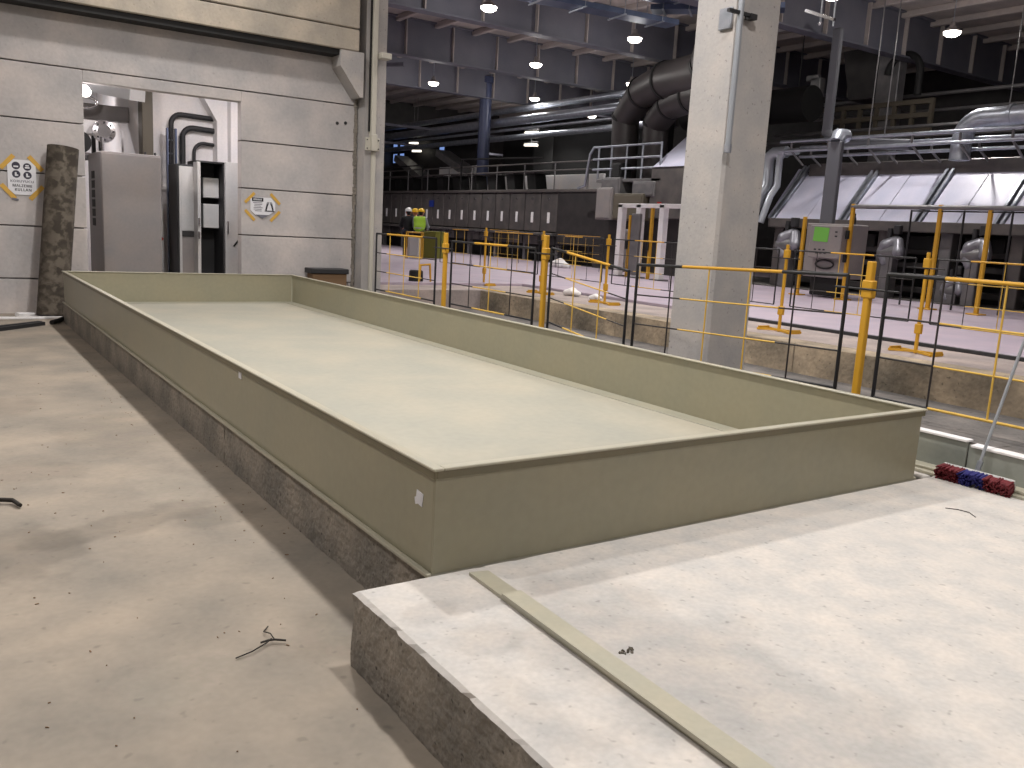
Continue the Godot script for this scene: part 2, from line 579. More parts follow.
func build_ground() -> void:
	var a := S()
	span(a, Vector3(-9, -0.3, -12.5), Vector3(0.0, 0, 9))
	span(a, Vector3(0, -0.3, -22), Vector3(3.5, -0.0, 9))
	span(a, Vector3(3.5, -0.3, -22), Vector3(5.0, -0.0, -12.5))
	span(a, Vector3(-9, -0.3, -22), Vector3(0, 0, -12.5))
	struct("floor", a, mats.floor, "bare dusty grey concrete floor left of the basin", "floor")
	var pf := S()
	span(pf, Vector3(3.5, -0.3, -12.7), Vector3(8.05, 0.0, 9))
	struct("floor_pit", pf, mats.pitfloor, "damp grey concrete floor of the pit beside the basin", "floor")
	# plinth under the basin
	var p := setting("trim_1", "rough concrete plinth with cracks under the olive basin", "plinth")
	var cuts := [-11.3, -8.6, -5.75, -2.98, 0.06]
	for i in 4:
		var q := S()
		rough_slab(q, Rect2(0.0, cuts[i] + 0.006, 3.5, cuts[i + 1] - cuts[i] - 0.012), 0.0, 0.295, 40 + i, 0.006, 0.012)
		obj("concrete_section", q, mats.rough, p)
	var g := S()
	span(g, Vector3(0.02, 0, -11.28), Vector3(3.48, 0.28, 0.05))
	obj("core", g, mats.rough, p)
	# raised hall floor: edge wall, strip, slab
	var e := setting("wall_pit", "stained tan concrete wall of the pit below the pink floor", "wall")
	var zs := [-12.7, -8.3, -4.6, -0.9, 3.0, 9.0]
	for i in 5:
		var q := S()
		chamspan(q, Vector3(8.05, -0.3, zs[i] + 0.004), Vector3(8.5, 0.40, zs[i + 1] - 0.004), 0.008)
		obj("wall_section", q, mats.pit, e)
	var f := S()
	chamspan(f, Vector3(5.65, -0.3, -13.1), Vector3(8.5, 0.40, -12.7), 0.008)
	obj("end_section", f, mats.hallstrip, e)
	var s := S()
	span(s, Vector3(8.5, -0.1, -13.1), Vector3(9.9, 0.40, 9))
	span(s, Vector3(5.65, -0.1, -13.9), Vector3(9.9, 0.40, -13.1))
	struct("floor_strip", s, mats.hallstrip, "pale concrete strip between pit edge and pink slab", "floor")
	var h := S()
	chamspan(h, Vector3(9.95, 0.0, -46), Vector3(40, 0.46, 9), 0.012)
	chamspan(h, Vector3(5.0, 0.0, -46), Vector3(9.95, 0.46, -13.9), 0.012)
	struct("floor_hall", h, mats.hall, "smooth pinkish painted hall floor", "floor")
	var er := S()
	chamspan(er, Vector3(9.88, 0.40, -8.2), Vector3(9.952, 0.452, 9), 0.006)
	struct("trim_3", er, mats.darkgrey, "dark steel edge rail along the pink slab's step", "rail")
	var gt := S()
	span(gt, Vector3(19.2, 0.44, -46), Vector3(24, 0.463, -3))
	struct("floor_machine", gt, mats.pitfloor, "grey floor strip under the machines", "floor")

# slab of concrete with chipped, uneven edges
func rough_slab(st: SurfaceTool, r: Rect2, y0: float, y1: float, seed_: int, jit: float, bevel: float, side: SurfaceTool = null) -> void:
	var fn := FastNoiseLite.new()
	fn.seed = seed_
	fn.frequency = 1.0
	fn.fractal_octaves = 3
	var pts: Array = []
	var stp := 0.035
	var c := [r.position, Vector2(r.end.x, r.position.y), r.end, Vector2(r.position.x, r.end.y)]
	for k in 4:
		var a: Vector2 = c[k]
		var b: Vector2 = c[(k + 1) % 4]
		var m := int(maxf(2, (b - a).length() / stp))
		for i in m: pts.append([a.lerp(b, float(i) / m), Vector2(b.y - a.y, -(b.x - a.x)).normalized()])
	var n := pts.size()
	# rings: inner top, top edge, upper side, sides, foot
	var rings: Array = []
	var rows := [[-bevel * 3.0, y1, 0.0, 0.1], [-bevel, y1 - bevel * 0.15, 0.6, 0.4], [0.0, y1 - bevel, 1.0, 1.0]]
	var hh := y1 - y0
	for k in range(1, 7): rows.append([0.0, y1 - bevel - (hh - bevel) * k / 6.0, 0.8, 0.0])
	for ri in rows.size():
		var rw: Array = rows[ri]
		var ring := PackedVector3Array()
		for i in n:
			var p: Vector2 = pts[i][0]
			var o: Vector2 = pts[i][1]
			var pr: Vector2 = pts[(i + n - 1) % n][1]
			if pr.dot(o) < 0.5: o = (o + pr)
			var j := fn.get_noise_3d(p.x * 14.0, rw[1] * 9.0, p.y * 14.0) * jit * 1.6 + fn.get_noise_3d(p.x * 2.6, rw[1] * 3.0, p.y * 2.6 + 50.0) * jit * 1.0
			var chip: float = maxf(0.0, fn.get_noise_2d(p.x * 6.0 + 9.0, p.y * 6.0) - 0.25) * jit * 5.0 * rw[3]
			var q: Vector2 = p + o * (j * rw[2] - chip)
			var ins: float = -rw[0]
			q.x = clampf(q.x, r.position.x + ins, r.end.x - ins) if ins > 0.0 else q.x
			q.y = clampf(q.y, r.position.y + ins, r.end.y - ins) if ins > 0.0 else q.y
			ring.append(Vector3(q.x, rw[1] - chip * 0.7, q.y))
		rings.append(ring)
	for k in rings.size() - 1:
		for i in n:
			var i2 := (i + 1) % n
			var o: Vector2 = pts[i][1]
			quad(side if (side != null and k >= 2) else st, rings[k][i], rings[k][i2], rings[k + 1][i2], rings[k + 1][i], Vector3(o.x, 0.4 if k < 2 else 0.0, o.y))
	var mid := Vector3(r.get_center().x, y1, r.get_center().y)
	for i in n: tri(st, rings[0][i], rings[0][(i + 1) % n], mid, Vector3.UP)

func build_wall() -> void:
	var w := setting("wall_back", "grey precast concrete panel wall with a large opening and dark horizontal joints", "wall")
	var ys := [-0.02, 0.54, 1.345, 2.15, 2.945, 3.765, 4.9]
	for i in 6:
		var y0: float = ys[i] + 0.009
		var y1: float = ys[i + 1] - 0.009
		var runs: Array = [[-9.0, 0.52], [2.965, 5.06]]
		if i == 5: runs = [[-9.0, 5.06]]
		for r in runs:
			var a := S()
			if i == 4:
				# the course with the lintel: left piece and right piece up to the opening's head
				chamspan(a, Vector3(r[0], y0, -12.72), Vector3(r[1], y1, -12.5), 0.008)
			else:
				chamspan(a, Vector3(r[0], y0, -12.72), Vector3(r[1], y1, -12.5), 0.008)
			obj("panel", a, mats.wall, w)
	var l := S()
	chamspan(l, Vector3(0.52, 3.585, -12.72), Vector3(2.965, 3.757, -12.5), 0.008)
	obj("panel", l, mats.wall, w)
	var bk := S()
	span(bk, Vector3(-9, 0, -12.78), Vector3(0.50, 4.9, -12.70))
	span(bk, Vector3(2.985, 0, -12.78), Vector3(5.5, 4.9, -12.70))
	span(bk, Vector3(0.4, 3.6, -12.78), Vector3(3.05, 4.9, -12.70))
	obj("backing", bk, mats.rough, w)
	# seam of torn mortar beside the column
	var sm := S()
	rng.seed = 91
	for k in 60:
		var y := k * 0.065
		box(sm, Vector3(5.045 + rng.randf() * 0.015, y, -12.49), Vector3(0.03 + rng.randf() * 0.045, 0.075, 0.03))
	var mm := obj("mortar_seam", sm, mats.rough, w)
	tag(mm, "", "", "", "stuff")
	# panels above, set forward on the corbel
	var u := setting("wall_upper", "warm grey precast concrete facade beams resting on the corbel above the wall", "wall")
	for yy in [[4.64, 5.0], [5.02, 6.2], [6.22, 7.4], [7.42, 8.8]]:
		var a := S()
		chamspan(a, Vector3(-9, yy[0], -12.5), Vector3(4.93, yy[1], -12.1), 0.015)
		obj("facade_beam", a, mats.beam, u)
	var bs := S()
	span(bs, Vector3(-9, 4.545, -12.5), Vector3(4.9, 4.645, -12.16))
	obj("shadow_gap_strip", bs, mats.dark, u)  # solid dark strip standing in for the shadowed gap under the beams
	# shell round the halls
	var lw := S()
	span(lw, Vector3(-9.3, 0, -22), Vector3(-9, 9, 9))
	struct("wall_left", lw, mats.wall, "plain concrete wall out of frame at left", "wall")
	var fw := S()
	span(fw, Vector3(-9.3, 0, 9), Vector3(40.3, 9, 9.3))
	struct("wall_front", fw, mats.wall, "plain concrete wall behind the viewer", "wall")
	var rw := S()
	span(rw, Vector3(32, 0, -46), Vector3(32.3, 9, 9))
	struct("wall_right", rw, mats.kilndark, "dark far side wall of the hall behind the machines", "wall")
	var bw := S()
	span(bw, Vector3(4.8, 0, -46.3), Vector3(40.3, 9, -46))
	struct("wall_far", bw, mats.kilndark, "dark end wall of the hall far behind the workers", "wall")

func build_roof() -> void:
	var d := S()
	span(d, Vector3(-9.3, 8.8, -46.3), Vector3(40.3, 9.0, 9.3))
	struct("ceiling", d, mats.deck, "dark grey underside of the hall roof deck", "ceiling")
	var rb := setting("ceiling_ribs", "dark roof ribs running along the hall under the deck", "ceiling")
	for k in 17:
		var a := S()
		var x := 6.3 + k * 1.55
		chamspan(a, Vector3(x - 0.09, 8.62, -45.9), Vector3(x + 0.09, 8.8, 8.8), 0.02)
		obj("rib", a, mats.deck, rb)
	var li := 0
	for q in [[17.0, -22.6], [19.9, -22.2], [17.4, -28.6], [20.4, -28.4], [14.2, -28.8], [22.4, -16.4]]:
		var a := S()
		span(a, Vector3(q[0] - 0.45, 8.77, q[1] - 1.9), Vector3(q[0] + 0.45, 8.798, q[1] + 1.6))
		obj("roof_sheet", a, mats.white, rb)
	var names := {-19.9: "first long grey steel girder across the top of the picture", -26.2: "second long grey steel girder, lower and further off, above the blue post", -32.4: "third grey steel girder deep in the hall", -13.9: "grey steel girder over the machine side of the column", -7.9: "grey steel girder nearest the column, overhead"}
	for z in names:
		var t := thing("roof_girder", Vector3(5.9, 7.5, z), names[z], "girder", "steel girders under the hall roof")
		var x1 := 32.0
		var wb := S()
		span(wb, Vector3(5.7, 7.54, z - 0.04), Vector3(x1, 8.76, z + 0.04))
		obj("web", wb, mats.girder, t)
		for yy in [7.52, 8.77]:
			var fl := S()
			chamspan(fl, Vector3(5.7, yy - 0.025, z - 0.2), Vector3(x1, yy + 0.025, z + 0.2), 0.006)
			obj("flange", fl, mats.girder, t)
		for k in 13:
			var sf := S()
			var x := 6.4 + k * 1.9 + (0.7 if z < -25.0 else 0.0)
			span(sf, Vector3(x - 0.02, 7.54, z + 0.04), Vector3(x + 0.02, 8.75, z + 0.17))
			obj("stiffener", sf, mats.deck, t)
	# cross bracing under the deck between the second and third girders
	var bi := 0
	for p in [[Vector3(9.5, 7.3, -32.0), Vector3(13.0, 7.3, -26.6)], [Vector3(13.0, 7.3, -32.0), Vector3(9.5, 7.3, -26.6)], [Vector3(7.0, 6.6, -40), Vector3(30, 6.6, -38)], [Vector3(7.0, 5.9, -41), Vector3(30, 5.9, -41)]]:
		var a := S()
		bar(a, p[0], p[1], 0.12, 0.12)
		var bl := ["grey diagonal roof brace left of the blue post, rising to the right", "grey diagonal roof brace left of the blue post, falling to the right", "grey roof tie spanning deep in the hall, upper one", "grey roof tie spanning deep in the hall, lower one"]
		var o := obj("roof_brace", a, mats.girder)
		tag(o, bl[bi], "brace", "braces under the hall roof")
		bi += 1

func build_columns() -> void:
	# column at the end of the precast wall, with corbel
	var c := setting("column_corbel", "square pale concrete column with a corbel at the end of the panel wall", "column")
	var a := S()
	chamspan(a, Vector3(5.0, 0, -12.75), Vector3(5.2, 8.8, -12.1), 0.02)
	chamspan(a, Vector3(5.32, 0, -12.75), Vector3(5.72, 8.8, -12.1), 0.02)
	span(a, Vector3(5.1, 0, -12.73), Vector3(5.5, 8.8, -12.19))
	obj("shaft", a, mats.column, c)
	var k := S()
	prism(k, PackedVector2Array([Vector2(5.02, 4.63), Vector2(4.58, 4.63), Vector2(4.58, 4.36), Vector2(4.95, 3.87), Vector2(5.02, 3.87)]), 0.40, Transform3D(Basis(), Vector3(0, 0, -12.3)))
	obj("corbel", k, mats.column, c)
	# cable duct running down the groove
	var t := thing("cable_duct", Vector3(5.19, 3.0, -12.05), "slim cream metal cable duct running down the corbelled column", "duct")
	var d := S()
	chamspan(d, Vector3(5.165, 3.05, -12.15), Vector3(5.255, 8.6, -12.03), 0.008)
	obj("cover", d, mats.creamduct, t)
	d = S()
	span(d, Vector3(5.135, 3.3, -12.12), Vector3(5.16, 8.6, -12.085))
	obj("gap_strip", d, mats.dark, t)
	d = S()
	chamspan(d, Vector3(5.075, 2.96, -12.1), Vector3(5.345, 3.19, -12.06), 0.006)
	chamspan(d, Vector3(5.16, 2.96, -12.1), Vector3(5.27, 3.25, -11.99), 0.006)
	obj("end_bracket", d, mats.creamduct, t)
	for q in [[5.1, 3.0], [5.1, 3.15], [5.32, 3.0], [5.32, 3.15]]:
		d = S()
		lathe(d, [Vector2(0.012, 0), Vector2(0.012, 0.01), Vector2(0, 0.012)], 8, Transform3D(Basis(Vector3.RIGHT, PI / 2), Vector3(q[0], q[1], -12.06)))
		obj("bolt", d, mats.darkgrey, t)
	var b := S()
	chamspan(b, Vector3(5.27, 4.56, -12.12), Vector3(5.47, 4.66, -11.9), 0.01)
	tag(obj("wall_bracket", b, mats.creamduct), "small cream box bracket sticking out of the corbelled column", "bracket")
	var dp := S()
	tube(dp, [Vector3(5.26, 0.0, -12.13), Vector3(5.26, 3.0, -12.13)], 0.045, 10)
	tag(obj("downpipe", dp, mats.creamduct), "thin pale downpipe in the groove below the cable duct", "pipe")
	for h in [[4.70, 3.42], [4.86, 3.44]]:
		var hh := S()
		lathe(hh, [Vector2(0.03, -0.01), Vector2(0.03, 0.008), Vector2(0, 0.008)], 10, Transform3D(Basis(Vector3.RIGHT, PI / 2), Vector3(h[0], h[1], -12.5)))
		tag(obj("anchor_plug", hh, mats.darkgrey), "dark anchor plug in the wall under the corbel, %s of two" % ("left" if h[0] < 4.8 else "right"), "plug", "anchor plugs under the corbel")
	# the square column standing in the pit
	var m := setting("column_centre", "tall square grey concrete column standing in the pit behind the basin", "column")
	var s := S()
	chamspan(s, Vector3(5.0, 0, -3.90), Vector3(5.62, 8.8, -3.32), 0.03)
	obj("shaft", s, mats.column, m)
	var cd := thing("conduit_pipe", Vector3(4.97, 2.56, -3.28), "vertical galvanised conduit pipe clamped to the corner of the square column", "pipe")
	var p := S()
	tube(p, [Vector3(4.97, 2.6, -3.26), Vector3(4.97, 8.3, -3.26)], 0.03, 14)
	obj("pipe", p, mats.pipe, cd)
	p = S()
	tube(p, [Vector3(4.97, 2.56, -3.26), Vector3(4.97, 2.64, -3.26)], 0.037, 14)
	obj("end_sleeve", p, mats.galv, cd)
	p = S()
	bar(p, Vector3(4.80, 3.86, -3.26), Vector3(5.14, 3.86, -3.26), 0.035, 0.03)
	box(p, Vector3(5.13, 3.85, -3.27), Vector3(0.09, 0.05, 0.08))
	obj("clamp_bar", p, mats.darkgrey, cd)
	p = S()
	cham(p, Vector3(4.985, 3.84, -3.46), Vector3(0.03, 0.2, 0.16), 0.006)
	obj("clamp_plate", p, mats.galv, cd)

# ---------------------------------------------------------------- the basin
const W := 3.407
const L := 11.143
const HR := 0.76
const HB := 0.309
func build_basin() -> void:
	var b := thing("plastic_basin", Vector3(W / 2, 0.295, -L / 2), "large shallow rectangular olive-grey plastic basin on a concrete plinth", "basin")
	var t := 0.012
	var a := S()
	span(a, Vector3(0, 0.297, -L), Vector3(W, HB, 0))
	obj("base_sheet", a, mats.pvcfloor, b)
	for w in [["side_panel", Vector3(0, HB, -L + t), Vector3(t, HR - 0.011, -t)], ["side_panel", Vector3(W - t, HB, -L + t), Vector3(W, HR - 0.011, -t)], ["end_panel", Vector3(0, HB, -t), Vector3(W, HR - 0.011, 0)], ["end_panel", Vector3(0, HB, -L), Vector3(W, HR - 0.011, -L + t)]]:
		a = S()
		chamspan(a, w[1], w[2], 0.002)
		obj(w[0], a, mats.pvc, b)
	# flat rim round the top, overhanging outwards
	var o := 0.02
	var i := 0.028
	for r in [[Vector3(-o, HR - 0.012, -L - o), Vector3(i, HR, o)], [Vector3(W - i, HR - 0.012, -L - o), Vector3(W + o, HR, o)], [Vector3(i + 0.001, HR - 0.012, -i), Vector3(W - i - 0.001, HR, o)], [Vector3(i + 0.001, HR - 0.012, -L - o), Vector3(W - i - 0.001, HR, -L + i)]]:
		a = S()
		chamspan(a, r[0], r[1], 0.003)
		obj("rim", a, mats.pvcedge, b)
	# darker edge profile under the rim
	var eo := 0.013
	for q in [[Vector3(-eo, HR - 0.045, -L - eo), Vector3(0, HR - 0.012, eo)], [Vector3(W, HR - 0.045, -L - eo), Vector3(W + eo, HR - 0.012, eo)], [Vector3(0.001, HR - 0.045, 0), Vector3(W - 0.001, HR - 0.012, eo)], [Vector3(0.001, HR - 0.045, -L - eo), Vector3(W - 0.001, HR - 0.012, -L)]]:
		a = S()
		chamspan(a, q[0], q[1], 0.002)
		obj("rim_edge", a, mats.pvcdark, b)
	# foot strips outside, weld strips inside
	for r in [[Vector3(-0.026, 0.297, -L), Vector3(0, 0.316, 0.0)], [Vector3(W, 0.297, -L), Vector3(W + 0.03, 0.322, 0)]]:
		a = S()
		chamspan(a, r[0], r[1], 0.004)
		obj("foot_strip", a, mats.pvcedge, b)
	for r in [[Vector3(t, HB, -L + t), Vector3(t + 0.15, HB + 0.008, -t)], [Vector3(W - t - 0.16, HB, -L + t), Vector3(W - t, HB + 0.006, -t)], [Vector3(t + 0.161, HB, -L + t), Vector3(W - t - 0.161, HB + 0.006, -L + t + 0.16)], [Vector3(t + 0.161, HB, -t - 0.16), Vector3(W - t - 0.161, HB + 0.006, -t)]]:
		a = S()
		chamspan(a, r[0], r[1], 0.003)
		obj("weld_strip", a, mats.pvcweld, b)
	for c in [[t, -L + t], [W - t, -L + t], [t, -t], [W - t, -t]]:
		a = S()
		tube(a, [Vector3(c[0], HB, c[1]), Vector3(c[0], HR - 0.02, c[1])], 0.010, 8)
		obj("corner_weld", a, mats.pvcedge, b)
	var s := S()
	box(s, Vector3(-0.002, 0.598, -0.125), Vector3(0.003, 0.055, 0.055), Basis(Vector3.RIGHT, 0.15))
	box(s, Vector3(-0.003, 0.585, -0.14), Vector3(0.004, 0.03, 0.04), Basis(Vector3.RIGHT, -0.3))
	tag(obj("paper_label", s, mats.paper), "small torn white label stuck on the basin side near its front corner", "label")
	s = S()
	box(s, Vector3(-0.002, 0.69, -2.6), Vector3(0.003, 0.045, 0.06))
	tag(obj("paper_label", s, mats.paper), "small whitish smear of paper on the basin side halfway along", "label")

func build_block() -> void:
	var s := S()
	var sd := S()
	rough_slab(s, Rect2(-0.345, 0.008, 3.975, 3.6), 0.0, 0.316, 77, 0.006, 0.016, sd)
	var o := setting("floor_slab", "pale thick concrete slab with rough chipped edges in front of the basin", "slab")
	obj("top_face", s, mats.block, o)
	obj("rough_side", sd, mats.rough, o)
	# strips lying on it
	var a := S()
	var d0 := Vector3(0.127, 0.312, 0.09)
	prism(a, PackedVector2Array([Vector2(0.125, 0.085), Vector2(0.205, 0.105), Vector2(0.155, 2.3), Vector2(0.06, 2.3)]), 0.014, Transform3D(Basis(Vector3.RIGHT, PI / 2), Vector3(0, 0.3235, 0)))
	tag(obj("plastic_strip", a, mats.pvcedge), "long flat beige plastic strip lying on the slab, lower of two", "strip", "plastic strips on the slab")
	a = S()
	prism(a, PackedVector2Array([Vector2(0.112, 0.345), Vector2(0.194, 0.355), Vector2(0.135, 2.3), Vector2(0.045, 2.3)]), 0.014, Transform3D(Basis(Vector3.RIGHT, PI / 2), Vector3(0, 0.3385, 0)))
	tag(obj("plastic_strip", a, mats.pvcedge), "long flat beige plastic strip stacked on another, upper of two", "strip", "plastic strips on the slab")

func build_kerb() -> void:
	var k := setting("trim_2", "concrete kerb between basin and pit carrying the near fence", "kerb")
	var s := S()
	rough_slab(s, Rect2(3.80, -12.0, 0.36, 15.4), 0.0, 0.54, 51, 0.006, 0.012)
	obj("kerb_body", s, mats.pitfloor, k)
	s = S()
	chamspan(s, Vector3(3.51, 0.0, -11.3), Vector3(3.80, 0.31, 0.0), 0.006)
	obj("kerb_shelf", s, mats.block, k)
	var i := 0
	for z in [[-0.62, 0.13, 0.545], [0.14, 1.35, 0.535], [1.36, 2.6, 0.535]]:
		var t := thing("kerb_lining", Vector3(3.72, 0.312, (z[0] + z[1]) / 2), ["grey-green plastic lining panel with white cap, nearest the basin corner", "grey-green plastic lining panel with loose white cap behind the broom handle", "grey-green plastic lining panel running out of frame at right"][i], "panel", "lining panels along the kerb")
		var a := S()
		chamspan(a, Vector3(3.74, 0.312, z[0]), Vector3(3.755, z[2], z[1]), 0.002)
		obj("sheet", a, mats.pvcgrey, t)
		a = S()
		var tilt := Basis(Vector3.BACK, 0.06 * i)
		cham(a, Vector3(3.765, z[2] + 0.008 - 0.012 * i, (z[0] + z[1]) / 2), Vector3(0.075, 0.016, z[1] - z[0] - 0.03 * i), 0.003, tilt)
		obj("cap", a, mats.white, t)
		a = S()
		chamspan(a, Vector3(3.64, 0.335, z[0]), Vector3(3.74, 0.352, z[1]), 0.003)
		chamspan(a, Vector3(3.60, 0.312, z[0]), Vector3(3.74, 0.333, z[1]), 0.003)
		obj("foot_flange", a, mats.pvcedge, t)
		i += 1

# ---------------------------------------------------------------- fences
# panel between two lower corners; the top follows h; parts: uprights, rails, wires
func fence_panel(p0: Vector3, p1: Vector3, h: float, dark_share: float, label: String, group: String, thin := 1.0) -> void:
	var t := thing("mesh_fence", (p0 + p1) * 0.5, label, "fence", group)
	var up := Vector3(0, h, 0)
	var d := p1 - p0
	var ground: float = {3: 0.54, 9: 0.8, 16: 0.46}[int(p0.x)]
	for e in [p0, p1]:
		var a := S()
		tube(a, [Vector3(e.x, minf(ground, e.y), e.z), e + up], 0.014 * thin, 8)
		obj("upright", a, mats.blackpaint, t)
	var levels := [0.0, 0.33, 0.66, 1.0]
	for li in 4:
		var y: float = levels[li]
		var r := (0.014 if li == 3 else (0.010 if li == 0 else 0.007)) * thin
		var f := [0.0, dark_share, 1.0 - dark_share, 1.0]
		for k in 3:
			if f[k + 1] - f[k] < 0.02: continue
			var a := S()
			tube(a, [p0 + d * f[k] + up * y, p0 + d * f[k + 1] + up * y], r, 6)
			obj("top_rail" if li == 3 else ("bottom_rail" if li == 0 else "wire"), a, (mats.yellow if li == 3 else mats.wire) if k == 1 else (mats.blackpaint if li == 3 or li == 0 else mats.wiredark), t)
	var n := int(round(d.length() / 0.42))
	for k in range(1, n):
		var u := float(k) / n
		var a := S()
		tube(a, [p0 + d * u, p0 + d * u + up], 0.007 * thin, 6)
		obj("wire", a, mats.wire if (u > dark_share and u < 1.0 - dark_share) else mats.wiredark, t)

func fence_post(p: Vector3, h: float, label: String, group: String, foot: bool) -> void:
	var t := thing("fence_post", p, label, "post", group)
	var a := S()
	var w := 0.04 if foot else 0.05
	cham(a, p + Vector3(0, h / 2, 0), Vector3(w, h, w), 0.006)
	obj("pole", a, mats.yellow, t)
	for yy in ([h - 0.2] if not foot else [h - 0.14, 0.32]):
		a = S()
		cham(a, p + Vector3(0, yy, 0.0), Vector3(0.06, 0.13, 0.09), 0.008)
		obj("clamp", a, mats.yellow, t)
	a = S()
	tube(a, [p + Vector3(-0.03, h - 0.2, -0.26), p + Vector3(-0.03, h - 0.2, 0.26)], 0.008, 6)
	obj("hook_bar", a, mats.blackpaint, t)
	if foot:
		a = S()
		for s in [-1, 1]:
			bar(a, p + Vector3(0, 0.03, 0), p + Vector3(0.14, 0.02, 0.30 * s), 0.03, 0.03)
			bar(a, p + Vector3(0, 0.03, 0), p + Vector3(-0.14, 0.02, 0.30 * s), 0.03, 0.03)
			box(a, p + Vector3(0, 0.03, 0.29 * s), Vector3(0.24, 0.06, 0.02))
		obj("foot", a, mats.yellow, t)

func build_fences() -> void:
	var x := 3.98
	var g := "mesh fence panels along the basin"
	fence_panel(Vector3(x, 0.70, -9.15), Vector3(x, 0.70, -7.3), 0.83, 0.2, "mesh fence panel behind the basin, beside the corbelled column", g)
	fence_panel(Vector3(x, 0.71, -6.88), Vector3(x, 0.71, -5.02), 0.80, 0.3, "mesh fence panel between the first two yellow posts behind the basin", g)
	fence_panel(Vector3(x, 0.73, -4.72), Vector3(x, 0.57, -3.45), 0.80, 0.22, "tilted mesh fence panel sloping down left of the square column", g)
	fence_panel(Vector3(x, 0.60, -3.33), Vector3(x, 0.67, -1.04), 0.84, 0.26, "wide mesh fence panel in front of the square column", g)
	fence_panel(Vector3(x, 0.66, -0.72), Vector3(x, 0.66, 1.75), 0.88, 0.17, "mesh fence panel at the right, beside the broom handle", g)
	var pg := "yellow fence posts along the basin"
	fence_post(Vector3(x + 0.03, 0.54, -7.1), 1.07, "yellow square fence post behind the basin, nearest the corbelled column", pg, false)
	fence_post(Vector3(x + 0.03, 0.54, -4.87), 1.12, "yellow square fence post behind the middle of the basin", pg, false)
	fence_post(Vector3(x + 0.03, 0.54, -0.88), 1.08, "yellow square fence post behind the basin's near right corner", pg, false)
	# second row, on the edge of the raised floor
	x = 9.0
	g = "mesh fence panels on the pit edge"
	var rows := [[-16.2, -14.3, 0.30, "leftmost mesh fence panel on the far pit edge"], [-13.95, -12.0, 0.12, "mesh fence panel on the pit edge with a bright yellow top rail"], [-11.75, -9.9, 0.35, "mesh fence panel on the pit edge before the white portal frame"], [-9.6, -7.7, 0.3, "mesh fence panel on the pit edge just left of the square column"], [-7.5, -5.8, 0.3, "mesh fence panel on the pit edge just right of the square column"], [-5.5, -3.6, 0.32, "mesh fence panel on the pit edge before the control cabinet"], [-3.3, -1.2, 0.2, "rightmost mesh fence panel on the pit edge"]]
	for r in rows: fence_panel(Vector3(x, 0.80, r[0]), Vector3(x, 0.80, r[1]), 0.82, r[2], r[3], g, 0.8)
	pg = "yellow fence posts on the pit edge"
	var ps := [[-14.1, "leftmost yellow fence post with foot on the pit edge"], [-11.85, "second yellow fence post from the left on the pit edge"], [-9.76, "yellow footed fence post in front of the white portal frame"], [-5.65, "yellow footed fence post just right of the square column"], [-3.44, "yellow footed fence post before the dark motors at the right"]]
	for p in ps: fence_post(Vector3(x, 0.40, p[0]), 1.3, p[1], pg, true)
	# third row, by the kiln
	g = "low guard panels before the long machine"
	fence_panel(Vector3(16.6, 0.75, -26.0), Vector3(16.6, 0.75, -23.9), 0.88, 0.02, "thin yellow guard panel far off before the long machine, left", g, 0.6)
	fence_panel(Vector3(16.6, 0.75, -21.6), Vector3(16.6, 0.75, -19.2), 0.85, 0.02, "thin yellow guard panel far off before the long machine, right", g, 0.6)

# ---------------------------------------------------------------- tube, signs
func flat_text(txt: String, size: float, mat: Material, at: Vector3, parent: Node3D, width := -1.0) -> void:
	var tm := TextMesh.new()
	var f := SystemFont.new()
	f.font_names = PackedStringArray(["Droid Sans"])
	f.font_weight = 700
	tm.font = f
	tm.text = txt
	tm.font_size = 64
	tm.pixel_size = size / 46.0
	tm.depth = 0.002
	tm.horizontal_alignment = HORIZONTAL_ALIGNMENT_CENTER
	tm.vertical_alignment = VERTICAL_ALIGNMENT_CENTER
	tm.material = mat
	var mi := MeshInstance3D.new()
	mi.name = "lettering"
	mi.mesh = tm
	parent.add_child(mi, true)
	mi.position = at - parent.position
	if width > 0.0:
		var w := tm.get_aabb().size.x
		if w > 0.0: mi.scale = Vector3(width / w, 1, 1)

